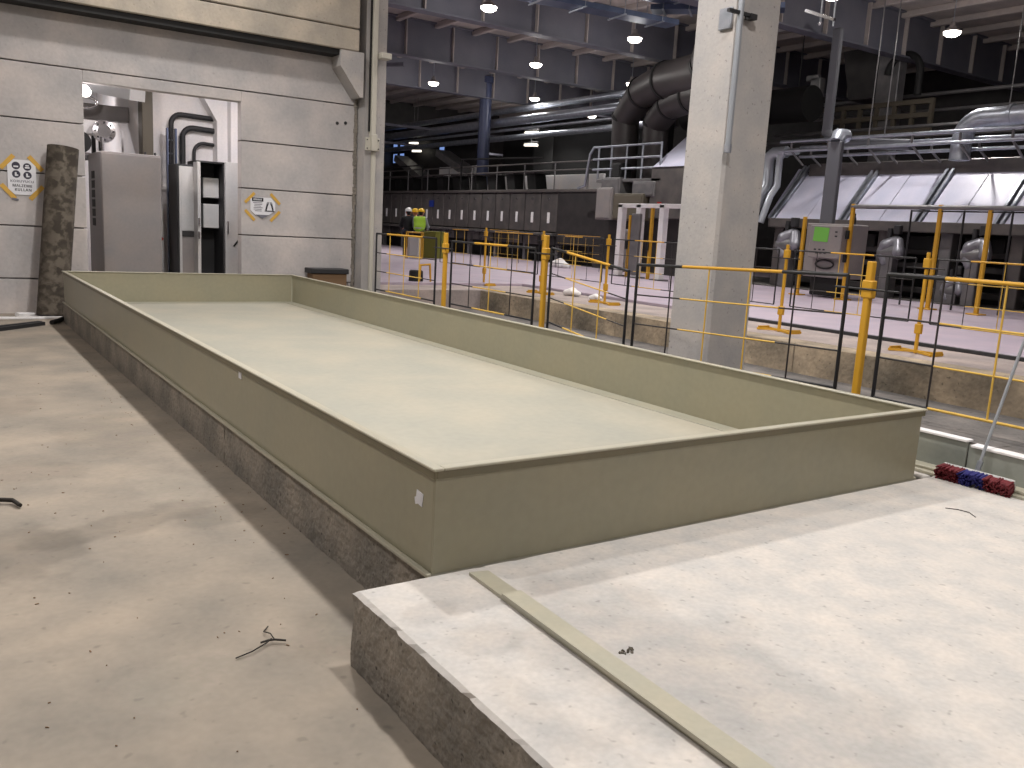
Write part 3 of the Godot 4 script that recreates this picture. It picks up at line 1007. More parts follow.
func build_tube_and_signs() -> void:
	var base := Vector3(-0.075, 0, -12.0)
	var axis := Vector3(0.185, 2.55, -12.23) - base
	var t := thing("formwork_tube", base, "tall mottled brown-black cardboard formwork tube leaning on the wall left of the opening", "tube")
	var y := axis.normalized()
	var xx := Vector3.RIGHT - y * y.x
	xx = xx.normalized()
	var xf := Transform3D(Basis(xx, y, xx.cross(y)), base)
	var h := axis.length()
	var s := S()
	lathe(s, [Vector2(0.205, 0.02), Vector2(0.218, 0.02), Vector2(0.218, h), Vector2(0.205, h), Vector2(0.205, 0.02)], 40, xf)
	obj("tube_wall", s, mats.card, t)
	# left sign
	var c := Vector3(-0.36, 2.07, -12.495)
	var g := thing("safety_sign", c, "white octagonal safety sign with four round pictograms and Turkish words, left of the tube", "sign")
	s = S()
	var k := 0.085
	prism(s, PackedVector2Array([Vector2(-0.19 + k, 0.26), Vector2(0.19 - k, 0.26), Vector2(0.19, 0.26 - k), Vector2(0.19, -0.26 + k), Vector2(0.19 - k, -0.26), Vector2(-0.19 + k, -0.26), Vector2(-0.19, -0.26 + k), Vector2(-0.19, 0.26 - k)]), 0.006, Transform3D(Basis(), c + Vector3(0, 0, 0.008)))
	obj("plate", s, mats.paper, g)
	for q in [[-0.075, 0.17], [0.075, 0.16], [-0.075, 0.045], [0.075, 0.035]]:
		s = S()
		lathe(s, [Vector2(0.056, 0), Vector2(0.056, 0.002), Vector2(0, 0.003)], 20, Transform3D(Basis(Vector3.RIGHT, PI / 2), c + Vector3(q[0], q[1], 0.011)))
		var pc := obj("pictogram", s, mats.pictogram, g)
		s = S()
		# pale mark in each disc: face mask, goggles, glove, boot reduced to bars
		if q[1] > 0.1:
			box(s, c + Vector3(q[0], q[1] - 0.012, 0.0145), Vector3(0.062, 0.022, 0.002))
			if q[0] > 0: box(s, c + Vector3(q[0], q[1] + 0.018, 0.0145), Vector3(0.045, 0.02, 0.002))
		else:
			box(s, c + Vector3(q[0] - 0.006, q[1], 0.0145), Vector3(0.024, 0.056, 0.002))
			box(s, c + Vector3(q[0] + 0.014, q[1] - 0.016, 0.0145), Vector3(0.024, 0.02, 0.002))
		var mk := obj("mark", s, mats.paper, pc)
	flat_text("KORUYUCU", 0.035, mats.inkgrey, c + Vector3(0.0, -0.06, 0.012), g, 0.31)
	flat_text("MALZEME", 0.04, mats.ink, c + Vector3(0.0, -0.125, 0.012), g, 0.26)
	flat_text("KULLAN", 0.04, mats.ink, c + Vector3(0.01, -0.185, 0.012), g, 0.22)
	var tl := ["upper left", "upper right", "lower left", "lower right"]
	for i in 4:
		var sx := -1.0 if i % 2 == 0 else 1.0
		var sy := 1.0 if i < 2 else -1.0
		s = S()
		box(s, c + Vector3(sx * 0.19, sy * 0.22, 0.006), Vector3(0.27, 0.065, 0.003), Basis(Vector3.BACK, -sx * sy * 0.85))
		obj("tape", s, mats.tape, g)
	s = S()
	box(s, c + Vector3(-0.1, -0.33, 0.006), Vector3(0.09, 0.03, 0.004), Basis(Vector3.BACK, -0.2))
	obj("tape", s, mats.inkgrey, g)
	# right sign
	c = Vector3(3.33, 1.845, -12.495)
	g = thing("safety_sign", c, "small white warning sign with hand symbol and black heading, right of the opening", "sign")
	s = S()
	prism(s, PackedVector2Array([Vector2(-0.21, 0.13), Vector2(-0.16, 0.165), Vector2(0.15, 0.165), Vector2(0.23, 0.08), Vector2(0.23, -0.05), Vector2(0.12, -0.13), Vector2(0.03, -0.165), Vector2(0.0, -0.20), Vector2(-0.03, -0.165), Vector2(-0.13, -0.14), Vector2(-0.21, -0.06)]), 0.006, Transform3D(Basis(), c + Vector3(0, 0, 0.008)))
	obj("plate", s, mats.paper, g)
	s = S()
	box(s, c + Vector3(-0.085, 0.125, 0.0125), Vector3(0.2, 0.065, 0.003))
	obj("heading", s, mats.ink, g)
	flat_text("DİKKAT", 0.03, mats.paper, c + Vector3(-0.085, 0.125, 0.0145), g, 0.15)
	s = S()
	for i in 6: box(s, c + Vector3(-0.085 + 0.01 * (i % 2), 0.07 - i * 0.028, 0.0125), Vector3(0.16 - 0.02 * (i % 3), 0.011, 0.002))
	obj("text_lines", s, mats.inkgrey, g)
	s = S()
	for sx in [-1, 1]:
		var hx: float = 0.125 + sx * 0.05
		box(s, c + Vector3(hx, 0.0, 0.0125), Vector3(0.028, 0.11, 0.003), Basis(Vector3.BACK, 0.25 * sx))
		for f in 3: box(s, c + Vector3(hx + (f - 1) * 0.014 - sx * 0.02, 0.065, 0.0125), Vector3(0.008, 0.05, 0.003), Basis(Vector3.BACK, 0.25 * sx))
	box(s, c + Vector3(0.125, -0.065, 0.0125), Vector3(0.17, 0.018, 0.003))
	obj("hand_symbol", s, mats.ink, g)
	s = S()
	prism(s, PackedVector2Array([Vector2(-0.12, -0.135), Vector2(0.12, -0.135), Vector2(0.0, -0.20)]), 0.003, Transform3D(Basis(), c + Vector3(0, 0, 0.0125)))
	obj("pointer", s, mats.inkgrey, g)
	for i in 4:
		var sx := -1.0 if i % 2 == 0 else 1.0
		var sy := 1.0 if i < 2 else -1.0
		s = S()
		box(s, c + Vector3(sx * 0.2 + (0.03 if sx > 0 else -0.02), sy * 0.15, 0.005), Vector3(0.24, 0.05, 0.003), Basis(Vector3.BACK, -sx * sy * 0.8))
		obj("tape", s, mats.tape, g)

# ---------------------------------------------------------------- side room
func build_side_room() -> void:
	var w := setting("wall_sideroom", "white painted walls of the room behind the opening", "wall")
	for q in [[Vector3(2.2, 0, -16.2), Vector3(5.0, 4.7, -16.0)], [Vector3(2.0, 0, -21), Vector3(2.2, 4.7, -16.0)], [Vector3(-9, 0, -21.2), Vector3(2.2, 4.7, -21.0)], [Vector3(4.8, 0, -16.2), Vector3(5.0, 8.8, -12.7)], [Vector3(4.8, 0, -46), Vector3(5.0, 8.8, -16.2)]]:
		var a := S()
		span(a, q[0], q[1])
		obj("wall_face", a, mats.white, w)
	var c := S()
	span(c, Vector3(-9, 4.7, -21.2), Vector3(5, 4.9, -12.7))
	struct("ceiling_sideroom", c, mats.deck, "dark grey ceiling of the room behind the opening", "ceiling")
	# white column with corbel, and pilaster beside it
	var k := setting("column_sideroom", "white concrete column with a slanted corbel in the side room", "column")
	var s := S()
	prism(s, PackedVector2Array([Vector2(3.42, 0), Vector2(4.0, 0), Vector2(4.0, 4.7), Vector2(3.13, 4.7), Vector2(3.13, 4.0), Vector2(3.42, 3.52)]), 0.35, Transform3D(Basis(), Vector3(0, 0, -15.83)))
	obj("shaft", s, mats.white, k)
	s = S()
	chamspan(s, Vector3(3.62, 0, -15.65), Vector3(3.85, 4.7, -15.4), 0.01)
	obj("pilaster", s, mats.white, k)
	s = S()
	chamspan(s, Vector3(1.98, 0, -15.98), Vector3(2.18, 4.7, -15.6), 0.01)
	tag(obj("steel_post", s, mats.beige), "brownish grey vertical post where the side room's white wall begins", "post")
	s = S()
	chamspan(s, Vector3(-2, 3.42, -17.2), Vector3(1.98, 3.72, -16.9), 0.01)
	tag(obj("ceiling_beam", s, mats.greybox), "grey horizontal beam crossing the side room below the ceiling", "beam")
	s = S()
	bar(s, Vector3(0.9, 4.3, -18.5), Vector3(1.85, 3.82, -15.3), 0.3, 0.25)
	tag(obj("ceiling_beam", s, mats.lightbox), "pale beam slanting towards the viewer under the side room ceiling", "beam")
	# conduits on the white wall
	var i := 0
	var cl := ["outermost and tallest of three nested steel conduit bends on the white wall", "middle one of three nested steel conduit bends on the white wall", "innermost and lowest of three nested steel conduit bends on the white wall"]
	for q in [[2.58, 3.60, 0.05], [2.80, 3.36, 0.055], [3.02, 3.08, 0.035]]:
		s = S()
		var pts: Array = [Vector3(q[0], 0, -15.9), Vector3(q[0], q[1] - 0.2, -15.9)]
		for m in range(1, 7):
			var a := PI - PI / 2 * m / 6.0
			pts.append(Vector3(q[0] + 0.2 + 0.2 * cos(a), q[1] - 0.2 + 0.2 * sin(a), -15.9))
		pts.append(Vector3(3.5, q[1] - 0.02, -15.9))
		tube(s, pts, q[2], 12)
		tag(obj("conduit", s, mats.darkgrey), cl[i], "conduit", "nested conduit bends in the side room")
		i += 1
	var tr := thing("cable_tray", Vector3(2.53, 0, -15.7), "vertical blue-grey cable tray running down left of the conduits", "tray")
	for dx in [0.0, 0.16]:
		s = S()
		span(s, Vector3(2.45 + dx, 0, -15.78), Vector3(2.48 + dx, 3.3, -15.68))
		obj("side_rail", s, mats.tray, tr)
	for m in 12:
		s = S()
		span(s, Vector3(2.48, 0.2 + m * 0.26, -15.77), Vector3(2.61, 0.23 + m * 0.26, -15.75))
		obj("rung", s, mats.galv, tr)
	var vb := S()
	for m in 3: tube(vb, [Vector3(2.52 + m * 0.03, 0, -15.73), Vector3(2.52 + m * 0.03, 3.3, -15.73)], 0.012, 6)
	obj("cable", vb, mats.darkgrey, tr)
	# tall grey cabinet with louvred side
	var g := thing("electrical_cabinet", Vector3(1.4, 0, -14.3), "big plain grey electrical cabinet with black vents on its left side", "cabinet")
	s = S()
	chamspan(s, Vector3(0.92, 0.08, -15.0), Vector3(1.885, 2.63, -13.62), 0.01)
	obj("body", s, mats.greybox, g)
	s = S()
	span(s, Vector3(0.95, 0, -14.97), Vector3(1.86, 0.08, -13.66))
	obj("plinth", s, mats.dark, g)
	s = S()
	chamspan(s, Vector3(0.93, 0.12, -13.62), Vector3(1.875, 2.6, -13.595), 0.006)
	obj("door", s, mats.greybox, g)
	for m in 6:
		s = S()
		span(s, Vector3(0.912, 1.36 + m * 0.165, -14.62), Vector3(0.922, 1.49 + m * 0.165, -14.32))
		obj("vent", s, mats.dark, g)
	for q in [1.66, 1.82]:
		s = S()
		lathe(s, [Vector2(0.02, 0), Vector2(0.02, 0.05), Vector2(0.0, 0.055)], 10, Transform3D(Basis(), Vector3(q, 2.63, -13.75)))
		obj("lifting_eye", s, mats.darkgrey, g)
	# open control cabinets
	g = thing("control_cabinet", Vector3(2.5, 0, -14.8), "narrow grey control cabinet with a recessed light door, left of the open one", "cabinet")
	s = S()
	chamspan(s, Vector3(2.36, 0.0, -15.2), Vector3(2.70, 2.57, -14.52), 0.008)
	obj("body", s, mats.darkgrey, g)
	s = S()
	chamspan(s, Vector3(2.395, 0.1, -14.52), Vector3(2.69, 2.53, -14.495), 0.006)
	obj("frame", s, mats.lightbox, g)
	s = S()
	span(s, Vector3(2.43, 1.34, -14.497), Vector3(2.66, 2.46, -14.487))
	obj("door", s, mats.lightbox, g)
	s = S()
	span(s, Vector3(2.44, 1.22, -14.497), Vector3(2.66, 1.33, -14.482))
	obj("shelf", s, mats.darkgrey, g)
	s = S()
	span(s, Vector3(2.44, 0.2, -14.497), Vector3(2.66, 1.21, -14.489))
	obj("panel", s, mats.greybox, g)
	g = thing("control_cabinet", Vector3(3.0, 0, -14.8), "tall dark open control cabinet with two pale boxes inside and its door swung right", "cabinet")
	s = S()
	span(s, Vector3(2.72, 0, -15.2), Vector3(3.24, 2.66, -15.15))
	span(s, Vector3(2.72, 0, -15.2), Vector3(2.75, 2.66, -14.5))
	span(s, Vector3(3.21, 0, -15.2), Vector3(3.24, 2.66, -14.5))
	span(s, Vector3(2.72, 2.63, -15.2), Vector3(3.24, 2.66, -14.5))
	span(s, Vector3(2.72, 0, -15.2), Vector3(3.24, 0.1, -14.5))
	obj("body", s, mats.darkgrey, g)
	for q in [[1.98, 2.36], [1.40, 1.86]]:
		s = S()
		chamspan(s, Vector3(2.90, q[0], -15.1), Vector3(3.2, q[1], -14.75), 0.01)
		obj("device", s, mats.lightbox, g)
	s = S()
	chamspan(s, Vector3(3.245, 0.05, -14.5), Vector3(3.57, 2.67, -14.46), 0.006)
	var dr := obj("door", s, mats.lightbox, g)
	s = S()
	chamspan(s, Vector3(3.27, 1.3, -14.46), Vector3(3.30, 1.55, -14.42), 0.006)
	obj("handle", s, mats.chrome, dr)
	s = S()
	bar(s, Vector3(3.40, 1.07, -14.455), Vector3(3.50, 1.2, -14.455), 0.01, 0.03)
	obj("latch", s, mats.dark, dr)
	s = S()
	chamspan(s, Vector3(2.655, 0.05, -14.5), Vector3(2.715, 2.62, -14.2), 0.006)
	var d2 := obj("door", s, mats.lightbox, g)
	for yy in [1.45, 1.2]:
		s = S()
		chamspan(s, Vector3(2.66, yy, -14.2), Vector3(2.69, yy + 0.14, -14.15), 0.006)
		obj("handle", s, mats.chrome, d2)
	s = S()
	tube(s, [Vector3(2.22, 0.9, -15.3), Vector3(2.16, 1.05, -15.3), Vector3(2.26, 1.16, -15.3)], 0.03, 8)
	tag(obj("red_coupling", s, mats.red), "small red coupling at the foot of the cable tray", "coupling")
	s = S()
	tube(s, [Vector3(2.12, 0.75, -15.3), Vector3(2.22, 0.98, -15.3)], 0.022, 8)
	tag(obj("hose_end", s, mats.rubber), "short black hose end under the red coupling", "hose")
	# white vessel above the cabinet
	g = thing("air_unit", Vector3(0.9, 2.9, -15.5), "white horizontal air unit with a bolted chrome flange above the grey cabinet", "machine")
	s = S()
	chamspan(s, Vector3(-0.6, 3.02, -16.0), Vector3(1.15, 3.28, -15.5), 0.02)
	obj("housing", s, mats.white, g)
	s = S()
	lathe(s, [Vector2(0, 0), Vector2(0.20, 0), Vector2(0.21, 0.03), Vector2(0.2, 0.08), Vector2(0.12, 0.1), Vector2(0, 0.1)], 20, Transform3D(Basis(Vector3.RIGHT, PI / 2), Vector3(1.27, 3.09, -15.48)))
	obj("flange", s, mats.chrome, g)
	for m in 8:
		s = S()
		var a := TAU * m / 8
		lathe(s, [Vector2(0.018, 0), Vector2(0.018, 0.02), Vector2(0, 0.02)], 6, Transform3D(Basis(Vector3.RIGHT, PI / 2), Vector3(1.27 + 0.16 * cos(a), 3.09 + 0.16 * sin(a), -15.385)))
		obj("bolt", s, mats.darkgrey, g)
	s = S()
	lathe(s, [Vector2(0, 0), Vector2(0.2, 0), Vector2(0.2, 0.06), Vector2(0.06, 0.07), Vector2(0, 0.07)], 20, Transform3D(Basis(Vector3.RIGHT, PI / 2), Vector3(0.78, 2.83, -15.0)))
	tag(obj("fan_disc", s, mats.dark), "round black fan at the edge of the opening above the cabinet", "fan")
	s = S()
	chamspan(s, Vector3(0.80, 2.52, -15.4), Vector3(1.15, 2.66, -15.1), 0.02)
	tube(s, [Vector3(1.2, 2.6, -15.2), Vector3(1.2, 2.95, -15.2)], 0.03, 8)
	tag(obj("valve_block", s, mats.chrome), "chrome valve block on top of the grey cabinet's rear", "valve")
	g = thing("pipe_loop", Vector3(1.0, 3.6, -15.8), "oval chrome pipe loop hanging below the side room beam", "pipe")
	s = S()
	var lp: Array = []
	for m in 25:
		var a := TAU * m / 24
		lp.append(Vector3(0.98 + 0.24 * cos(a), 3.62 + 0.11 * sin(a), -15.8))
	tube(s, lp, 0.025, 8, false)
	obj("loop", s, mats.chrome, g)
	for q in [[1.42, "left"], [1.56, "right"]]:
		s = S()
		span(s, Vector3(q[0], 0, -18.0), Vector3(q[0] + 0.075, 3.42, -17.9))
		tag(obj("dark_riser", s, mats.darkgrey), "thin dark vertical riser on the far white wall, %s of two" % q[0 + 1], "pipe", "dark risers in the side room")
	# bare lamp at the edge of the opening
	g = thing("bulkhead_lamp", Vector3(0.66, 3.53, -13.25), "bright bare bulb lamp at the upper left corner of the opening", "lamp")
	s = S()
	lathe(s, [Vector2(0, -0.09), Vector2(0.05, -0.08), Vector2(0.085, -0.03), Vector2(0.085, 0.02), Vector2(0.05, 0.07), Vector2(0.03, 0.1), Vector2(0, 0.1)], 16, Transform3D(Basis(), g.position))
	obj("bulb", s, mats.lamp, g)
	s = S()
	lathe(s, [Vector2(0, 0.09), Vector2(0.035, 0.09), Vector2(0.035, 0.17), Vector2(0, 0.17)], 12, Transform3D(Basis(), g.position))
	tube(s, [g.position + Vector3(0, 0.17, 0), g.position + Vector3(0, 1.17, 0)], 0.006, 6)
	obj("socket", s, mats.darkgrey, g)
	var l := OmniLight3D.new()
	l.name = "bulb_light"
	l.light_color = Color(1.0, 0.97, 0.97)
	l.light_energy = 1.1
	l.light_size = 0.08
	l.omni_range = 25.0
	l.omni_attenuation = 2.0
	l.shadow_enabled = true
	g.add_child(l)
	g = thing("added_ceiling_lamp", Vector3(3.0, 4.55, -13.3), "flat ceiling lamp added to light the side room, hidden above the opening", "lamp")  # unseen lamp, added to light the cabinet fronts and white wall
	s = S()
	chamspan(s, Vector3(2.6, 4.56, -13.5), Vector3(3.4, 4.7, -13.1), 0.01)
	obj("tray", s, mats.lightbox, g)
	s = S()
	span(s, Vector3(2.65, 4.545, -13.45), Vector3(3.35, 4.56, -13.15))
	obj("diffuser", s, mats.lamp, g)
	var al := AreaLight3D.new()
	al.name = "tray_light"
	al.area_size = Vector2(0.7, 0.3)
	al.light_color = Color(1.0, 0.97, 0.98)
	al.light_energy = 6.5
	al.shadow_enabled = true
	al.rotation_degrees = Vector3(-90, 0, 0)
	al.position = Vector3(0, -0.03, 0)
	g.add_child(al)
	g = thing("added_ceiling_lamp", Vector3(0.2, 4.66, -18.6), "flat ceiling lamp added to brighten the deep side room above the grey beam", "lamp")  # second unseen lamp, added to lift the light at the room's far end
	s = S()
	chamspan(s, Vector3(-0.3, 4.63, -18.8), Vector3(0.7, 4.7, -18.4), 0.01)
	obj("tray", s, mats.lightbox, g)
	s = S()
	span(s, Vector3(-0.25, 4.615, -18.75), Vector3(0.65, 4.63, -18.45))
	obj("diffuser", s, mats.lamp, g)
	var bl := AreaLight3D.new()
	bl.name = "tray_light"
	bl.area_size = Vector2(0.9, 0.3)
	bl.light_color = Color(1.0, 0.97, 0.98)
	bl.light_energy = 7.0
	bl.shadow_enabled = true
	bl.rotation_degrees = Vector3(-90, 0, 0)
	bl.position = Vector3(0, -0.06, 0)
	g.add_child(bl)

# ---------------------------------------------------------------- long kiln
func build_kiln() -> void:
	var k := thing("tunnel_kiln", Vector3(20.5, 0.46, -35), "long row of dark steel machine modules with narrow lit windows across the hall", "machine")
	var x := 19.0
	var s := S()
	span(s, Vector3(x + 0.06, 1.62, -45.5), Vector3(22, 3.22, -22.4))
	obj("body", s, mats.kilndark, k)
	s = S()
	span(s, Vector3(x + 0.5, 0.46, -45.5), Vector3(21.6, 1.6, -22.4))
	obj("undercarriage", s, mats.dark, k)
	s = S()
	chamspan(s, Vector3(x - 0.1, 3.2, -45.5), Vector3(22, 3.32, -22.4), 0.02)
	obj("top_plate", s, mats.kiln, k)
	s = S()
	chamspan(s, Vector3(x - 0.25, 1.5, -45.5), Vector3(x + 0.3, 1.62, -24.9), 0.02)
	obj("ledge", s, mats.kiln, k)
	for i in 18:
		var z := -24.9 - i * 1.13
		s = S()
		chamspan(s, Vector3(x - 0.03, 1.66, z - 1.09), Vector3(x + 0.06, 3.17, z - 0.02), 0.02)
		var d := obj("module_door", s, mats.kiln, k)
		s = S()
		chamspan(s, Vector3(x - 0.05, 2.0, z - 0.62), Vector3(x - 0.025, 2.42, z - 0.46), 0.008)
		obj("window", s, mats.white, d)
		s = S()
		lathe(s, [Vector2(0.04, 0), Vector2(0.04, 0.03), Vector2(0, 0.035)], 8, Transform3D(Basis(Vector3.BACK, PI / 2), Vector3(x - 0.03, 2.95, z - 0.55)))
		obj("knob", s, mats.chrome, d)
		s = S()
		chamspan(s, Vector3(x - 0.06, 1.15, z - 1.07), Vector3(x + 0.2, 1.48, z - 0.04), 0.015)
		obj("lower_panel", s, mats.kiln if i % 3 else mats.kilndark, k)
		s = S()
		span(s, Vector3(x + 0.0, 1.62, z - 1.15), Vector3(x + 0.08, 3.2, z - 1.10))
		obj("seam_post", s, mats.dark, k)
		if i % 2 == 0:
			s = S()
			span(s, Vector3(x + 0.1, 0.46, z - 0.15), Vector3(x + 0.28, 1.15, z + 0.02))
			obj("leg", s, mats.steel, k)
	s = S()
	chamspan(s, Vector3(x - 0.05, 1.2, -24.85), Vector3(21.8, 3.2, -22.3), 0.02)
	obj("end_module", s, mats.kilndark, k)
	s = S()
	chamspan(s, Vector3(x - 0.07, 2.55, -30.85 - 4.5), Vector3(x - 0.04, 2.85, -30.5 - 4.4), 0.005)
	obj("blue_tag", s, mats.bluetag, k)
	# motors/hoods on top
	for i in 12:
		var z := -27.2 - i * 1.55
		s = S()
		var t := thing("exhaust_hood", Vector3(19.6, 3.32, z), "small dark slanted exhaust hood on the long machine, %s from the right" % ["first", "second", "third", "fourth", "fifth", "sixth", "seventh", "eighth", "ninth", "tenth", "eleventh", "twelfth"][i], "hood", "exhaust hoods on the long machine")
		var xf := Transform3D(Basis(Vector3.UP, PI / 2), Vector3(19.6, 3.32, z))
		prism(s, PackedVector2Array([Vector2(-0.3, 0), Vector2(0.3, 0), Vector2(0.14, 0.68), Vector2(-0.46, 0.68)]), 0.55, Transform3D(Basis(Vector3.UP, -PI / 2), Vector3(19.6, 3.32, z)))
		obj("housing", s, mats.dark, t)
		s = S()
		chamspan(s, Vector3(19.15, 3.99, z - 0.34), Vector3(19.9, 4.04, z + 0.34), 0.01)
		obj("lid", s, mats.duct, t)
	# rail along the top
	var r := thing("top_railing", Vector3(19.1, 3.32, -30), "grey pipe railing along the top of the long machine", "railing")
	for yy in [4.05, 4.35]:
		s = S()
		tube(s, [Vector3(19.05, yy, -45), Vector3(19.05, yy, -23)], 0.03, 6)
		obj("rail", s, mats.kiln, r)
	for i in 11:
		s = S()
		tube(s, [Vector3(19.05, 3.3, -23.2 - i * 2.1), Vector3(19.05, 4.37, -23.2 - i * 2.1)], 0.03, 6)
		obj("post", s, mats.steel, r)
	s = S()
	tube(s, [Vector3(18.95, 3.3, -32.4), Vector3(18.95, 4.7, -32.4), Vector3(18.95, 4.55, -26)], 0.035, 6)
	tag(obj("black_pipe", s, mats.dark), "black bent pipe rising from the long machine right of the blue post", "pipe")
	s = S()
	tube(s, [Vector3(18.95, 3.3, -36.2), Vector3(18.95, 4.55, -36.2), Vector3(18.95, 4.5, -41)], 0.035, 6)
	tag(obj("black_pipe", s, mats.dark), "black bent pipe rising from the long machine left of the blue post", "pipe")
	# blue round post
	var bp := thing("round_post", Vector3(20.2, 3.32, -32.6), "thick round blue-grey steel post rising from behind the long machine to the girder", "post")
	s = S()
	tube(s, [Vector3(20.2, 3.32, -32.6), Vector3(20.2, 8.3, -32.6)], 0.28, 20)
	obj("shaft", s, mats.bluepost, bp)
	s = S()
	lathe(s, [Vector2(0.28, 0), Vector2(0.36, 0.02), Vector2(0.36, 0.28), Vector2(0, 0.3)], 20, Transform3D(Basis(), Vector3(20.2, 8.2, -32.6)))
	obj("collar", s, mats.bluepost, bp)
	# stores at the far end: shelving, slanted chutes, lit panes
	var q := 0
	for e in [[Vector3(23.55, 0.46, -42.5), Vector3(24.5, 6.2, -39.5), "dark", "dark tall steel silo far left behind the long machine"], [Vector3(23.2, 0.46, -35.6), Vector3(24.5, 6.6, -32.8), "dark", "dark square silo just left of the blue post"], [Vector3(23.0, 0.46, -31.0), Vector3(24.5, 6.5, -24.5), "dark", "wide black tank wall right of the blue post"]]:
		s = S()
		chamspan(s, e[0], e[1], 0.05)
		tag(obj("silo", s, mats[e[2]]), e[3], "silo", "dark silos behind the long machine")
	var ct := 0
	for e in [[Vector3(21.2, 4.0, -39.8), Vector3(21.2, 5.3, -43.2), "chute"], [Vector3(21.2, 5.4, -38.3), Vector3(21.2, 4.5, -35.8), "chute"]]:
		s = S()
		bar(s, e[0], e[1], 0.8, 0.35)
		tube(s, [(e[0] + e[1]) * 0.5 + Vector3(0.3, 0, 0), Vector3(21.5, 3.3, (e[0].z + e[1].z) * 0.5)], 0.06, 6)
		tag(obj("chute", s, mats.steel), "pale slanting steel chute far left above the long machine, falling to the %s" % ("left" if ct == 1 else "right"), "chute", "chutes behind the long machine")
		ct += 1
	for e in [[Vector3(21.7, 4.16, -39.5), Vector3(21.8, 4.75, -34.6), "pale upper screen behind the exhaust hoods, left of the blue post"], [Vector3(21.7, 3.32, -39.5), Vector3(21.8, 4.15, -25.5), "long pale screen standing on the long machine behind the exhaust hoods"]]:
		s = S()
		chamspan(s, e[0], e[1], 0.02)
		tag(obj("light_screen", s, mats.white), e[2], "beam")
	s = S()
	span(s, Vector3(22.1, 0.4, -46), Vector3(22.35, 7.2, -36.4))
	struct("wall_gallery", s, mats.kilndark, "dark inner wall with small lit windows far left in the hall", "wall")
	var wl := ["upper left", "upper right", "lower left", "lower right", "single pane beside the silo"]
	var wi := 0
	for e in [[-45.5, 6.15], [-44.6, 6.15], [-45.5, 5.45], [-44.6, 5.45], [-39.8, 5.8]]:
		var t := thing("lit_window", Vector3(22.05, e[1], e[0]), "small bluish lit window far left in the hall, %s" % wl[wi], "window", "lit windows at the hall's far end")
		s = S()
		chamspan(s, Vector3(22.0, e[1] - 0.3, e[0] - 0.3), Vector3(22.1, e[1] + 0.3, e[0] + 0.3), 0.01)
		obj("frame", s, mats.darkgrey, t)
		s = S()
		span(s, Vector3(21.98, e[1] - 0.25, e[0] - 0.24), Vector3(22.0, e[1] + 0.25, e[0] + 0.24))
		obj("pane", s, mats.get("bluelit") if mats.has("bluelit") else glow("bluelit", Color(0.55, 0.68, 0.95), 0.5), t)
		wi += 1
	var ti := 0
	for e in [[-42.6, 6.2], [-42.2, 5.75], [-30.9, 6.1], [-30.9, 5.55]]:
		s = S()
		var t := thing("tube_lamp", Vector3(21.7, e[1], e[0]), ["short white tube lamp far left in the hall, upper", "short white tube lamp far left in the hall, lower", "short white tube lamp high right of the blue post, upper", "short white tube lamp high right of the blue post, lower"][ti], "lamp", "tube lamps deep in the hall")
		tube(s, [Vector3(21.7, e[1], e[0] - 0.5), Vector3(21.7, e[1] - 0.05, e[0] + 0.5)], 0.06, 8)
		obj("tube", s, mats.get("tubelit") if mats.has("tubelit") else glow("tubelit", Color(1, 0.97, 0.9), 1.2), t)
		s = S()
		chamspan(s, Vector3(21.65, e[1] + 0.06, e[0] - 0.52), Vector3(21.75, e[1] + 0.12, e[0] + 0.52), 0.01)
		obj("fitting", s, mats.steel, t)
		s = S()
		tube(s, [Vector3(21.7, e[1] + 0.1, e[0]), Vector3(21.7, 8.61, e[0])], 0.012, 6)
		obj("rod", s, mats.steel, t)
		ti += 1
	# long pipes and gantry under the roof behind
	var pi_ := 0
	for e in [[20.8, 6.5, 0.2, -45.9, -22.4], [21.3, 7.1, 0.14, -45.9, -22.0], [21.2, 5.85, 0.13, -45.9, -22.4], [20.75, 6.12, 0.06, -45.9, -22.4]]:
		s = S()
		tube(s, [Vector3(e[0], e[1], e[3]), Vector3(e[0], e[1], e[4])], e[2], 10)
		tag(obj("roof_pipe", s, mats.galv), ["thick grey pipe running along the hall high behind the blue post", "grey pipe running along the hall just below the lamps", "dim grey pipe, lowest of those behind the blue post", "thin grey pipe running beside the thick one behind the blue post"][pi_], "pipe", "long pipes high in the hall")
		pi_ += 1

# ---------------------------------------------------------------- ducts, platform, portal frame
func elbow(called: String, label: String, pts: Array, r: float) -> void:
	var t := thing(called, pts[0], label, "duct", "large elbow ducts over the machine")
	# vertical leg, then two mitred bends towards +z and upwards
	var rr := [r, r, r * 1.1, r * 1.2, r * 1.25, r * 1.25]
	for i in pts.size() - 1:
		var s := S()
		tube(s, [pts[i], pts[i + 1]], rr[i], 24, true, rr[i + 1])
		obj("duct_section", s, mats.duct, t)
	for i in range(1, pts.size() - 1):
		var s := S()
		var d: Vector3 = ((pts[i + 1] - pts[i]).normalized() + (pts[i] - pts[i - 1]).normalized()).normalized()
		tube(s, [pts[i] - d * 0.05, pts[i] + d * 0.05], rr[i] * 1.07, 24)
		obj("flange", s, mats.dark, t)

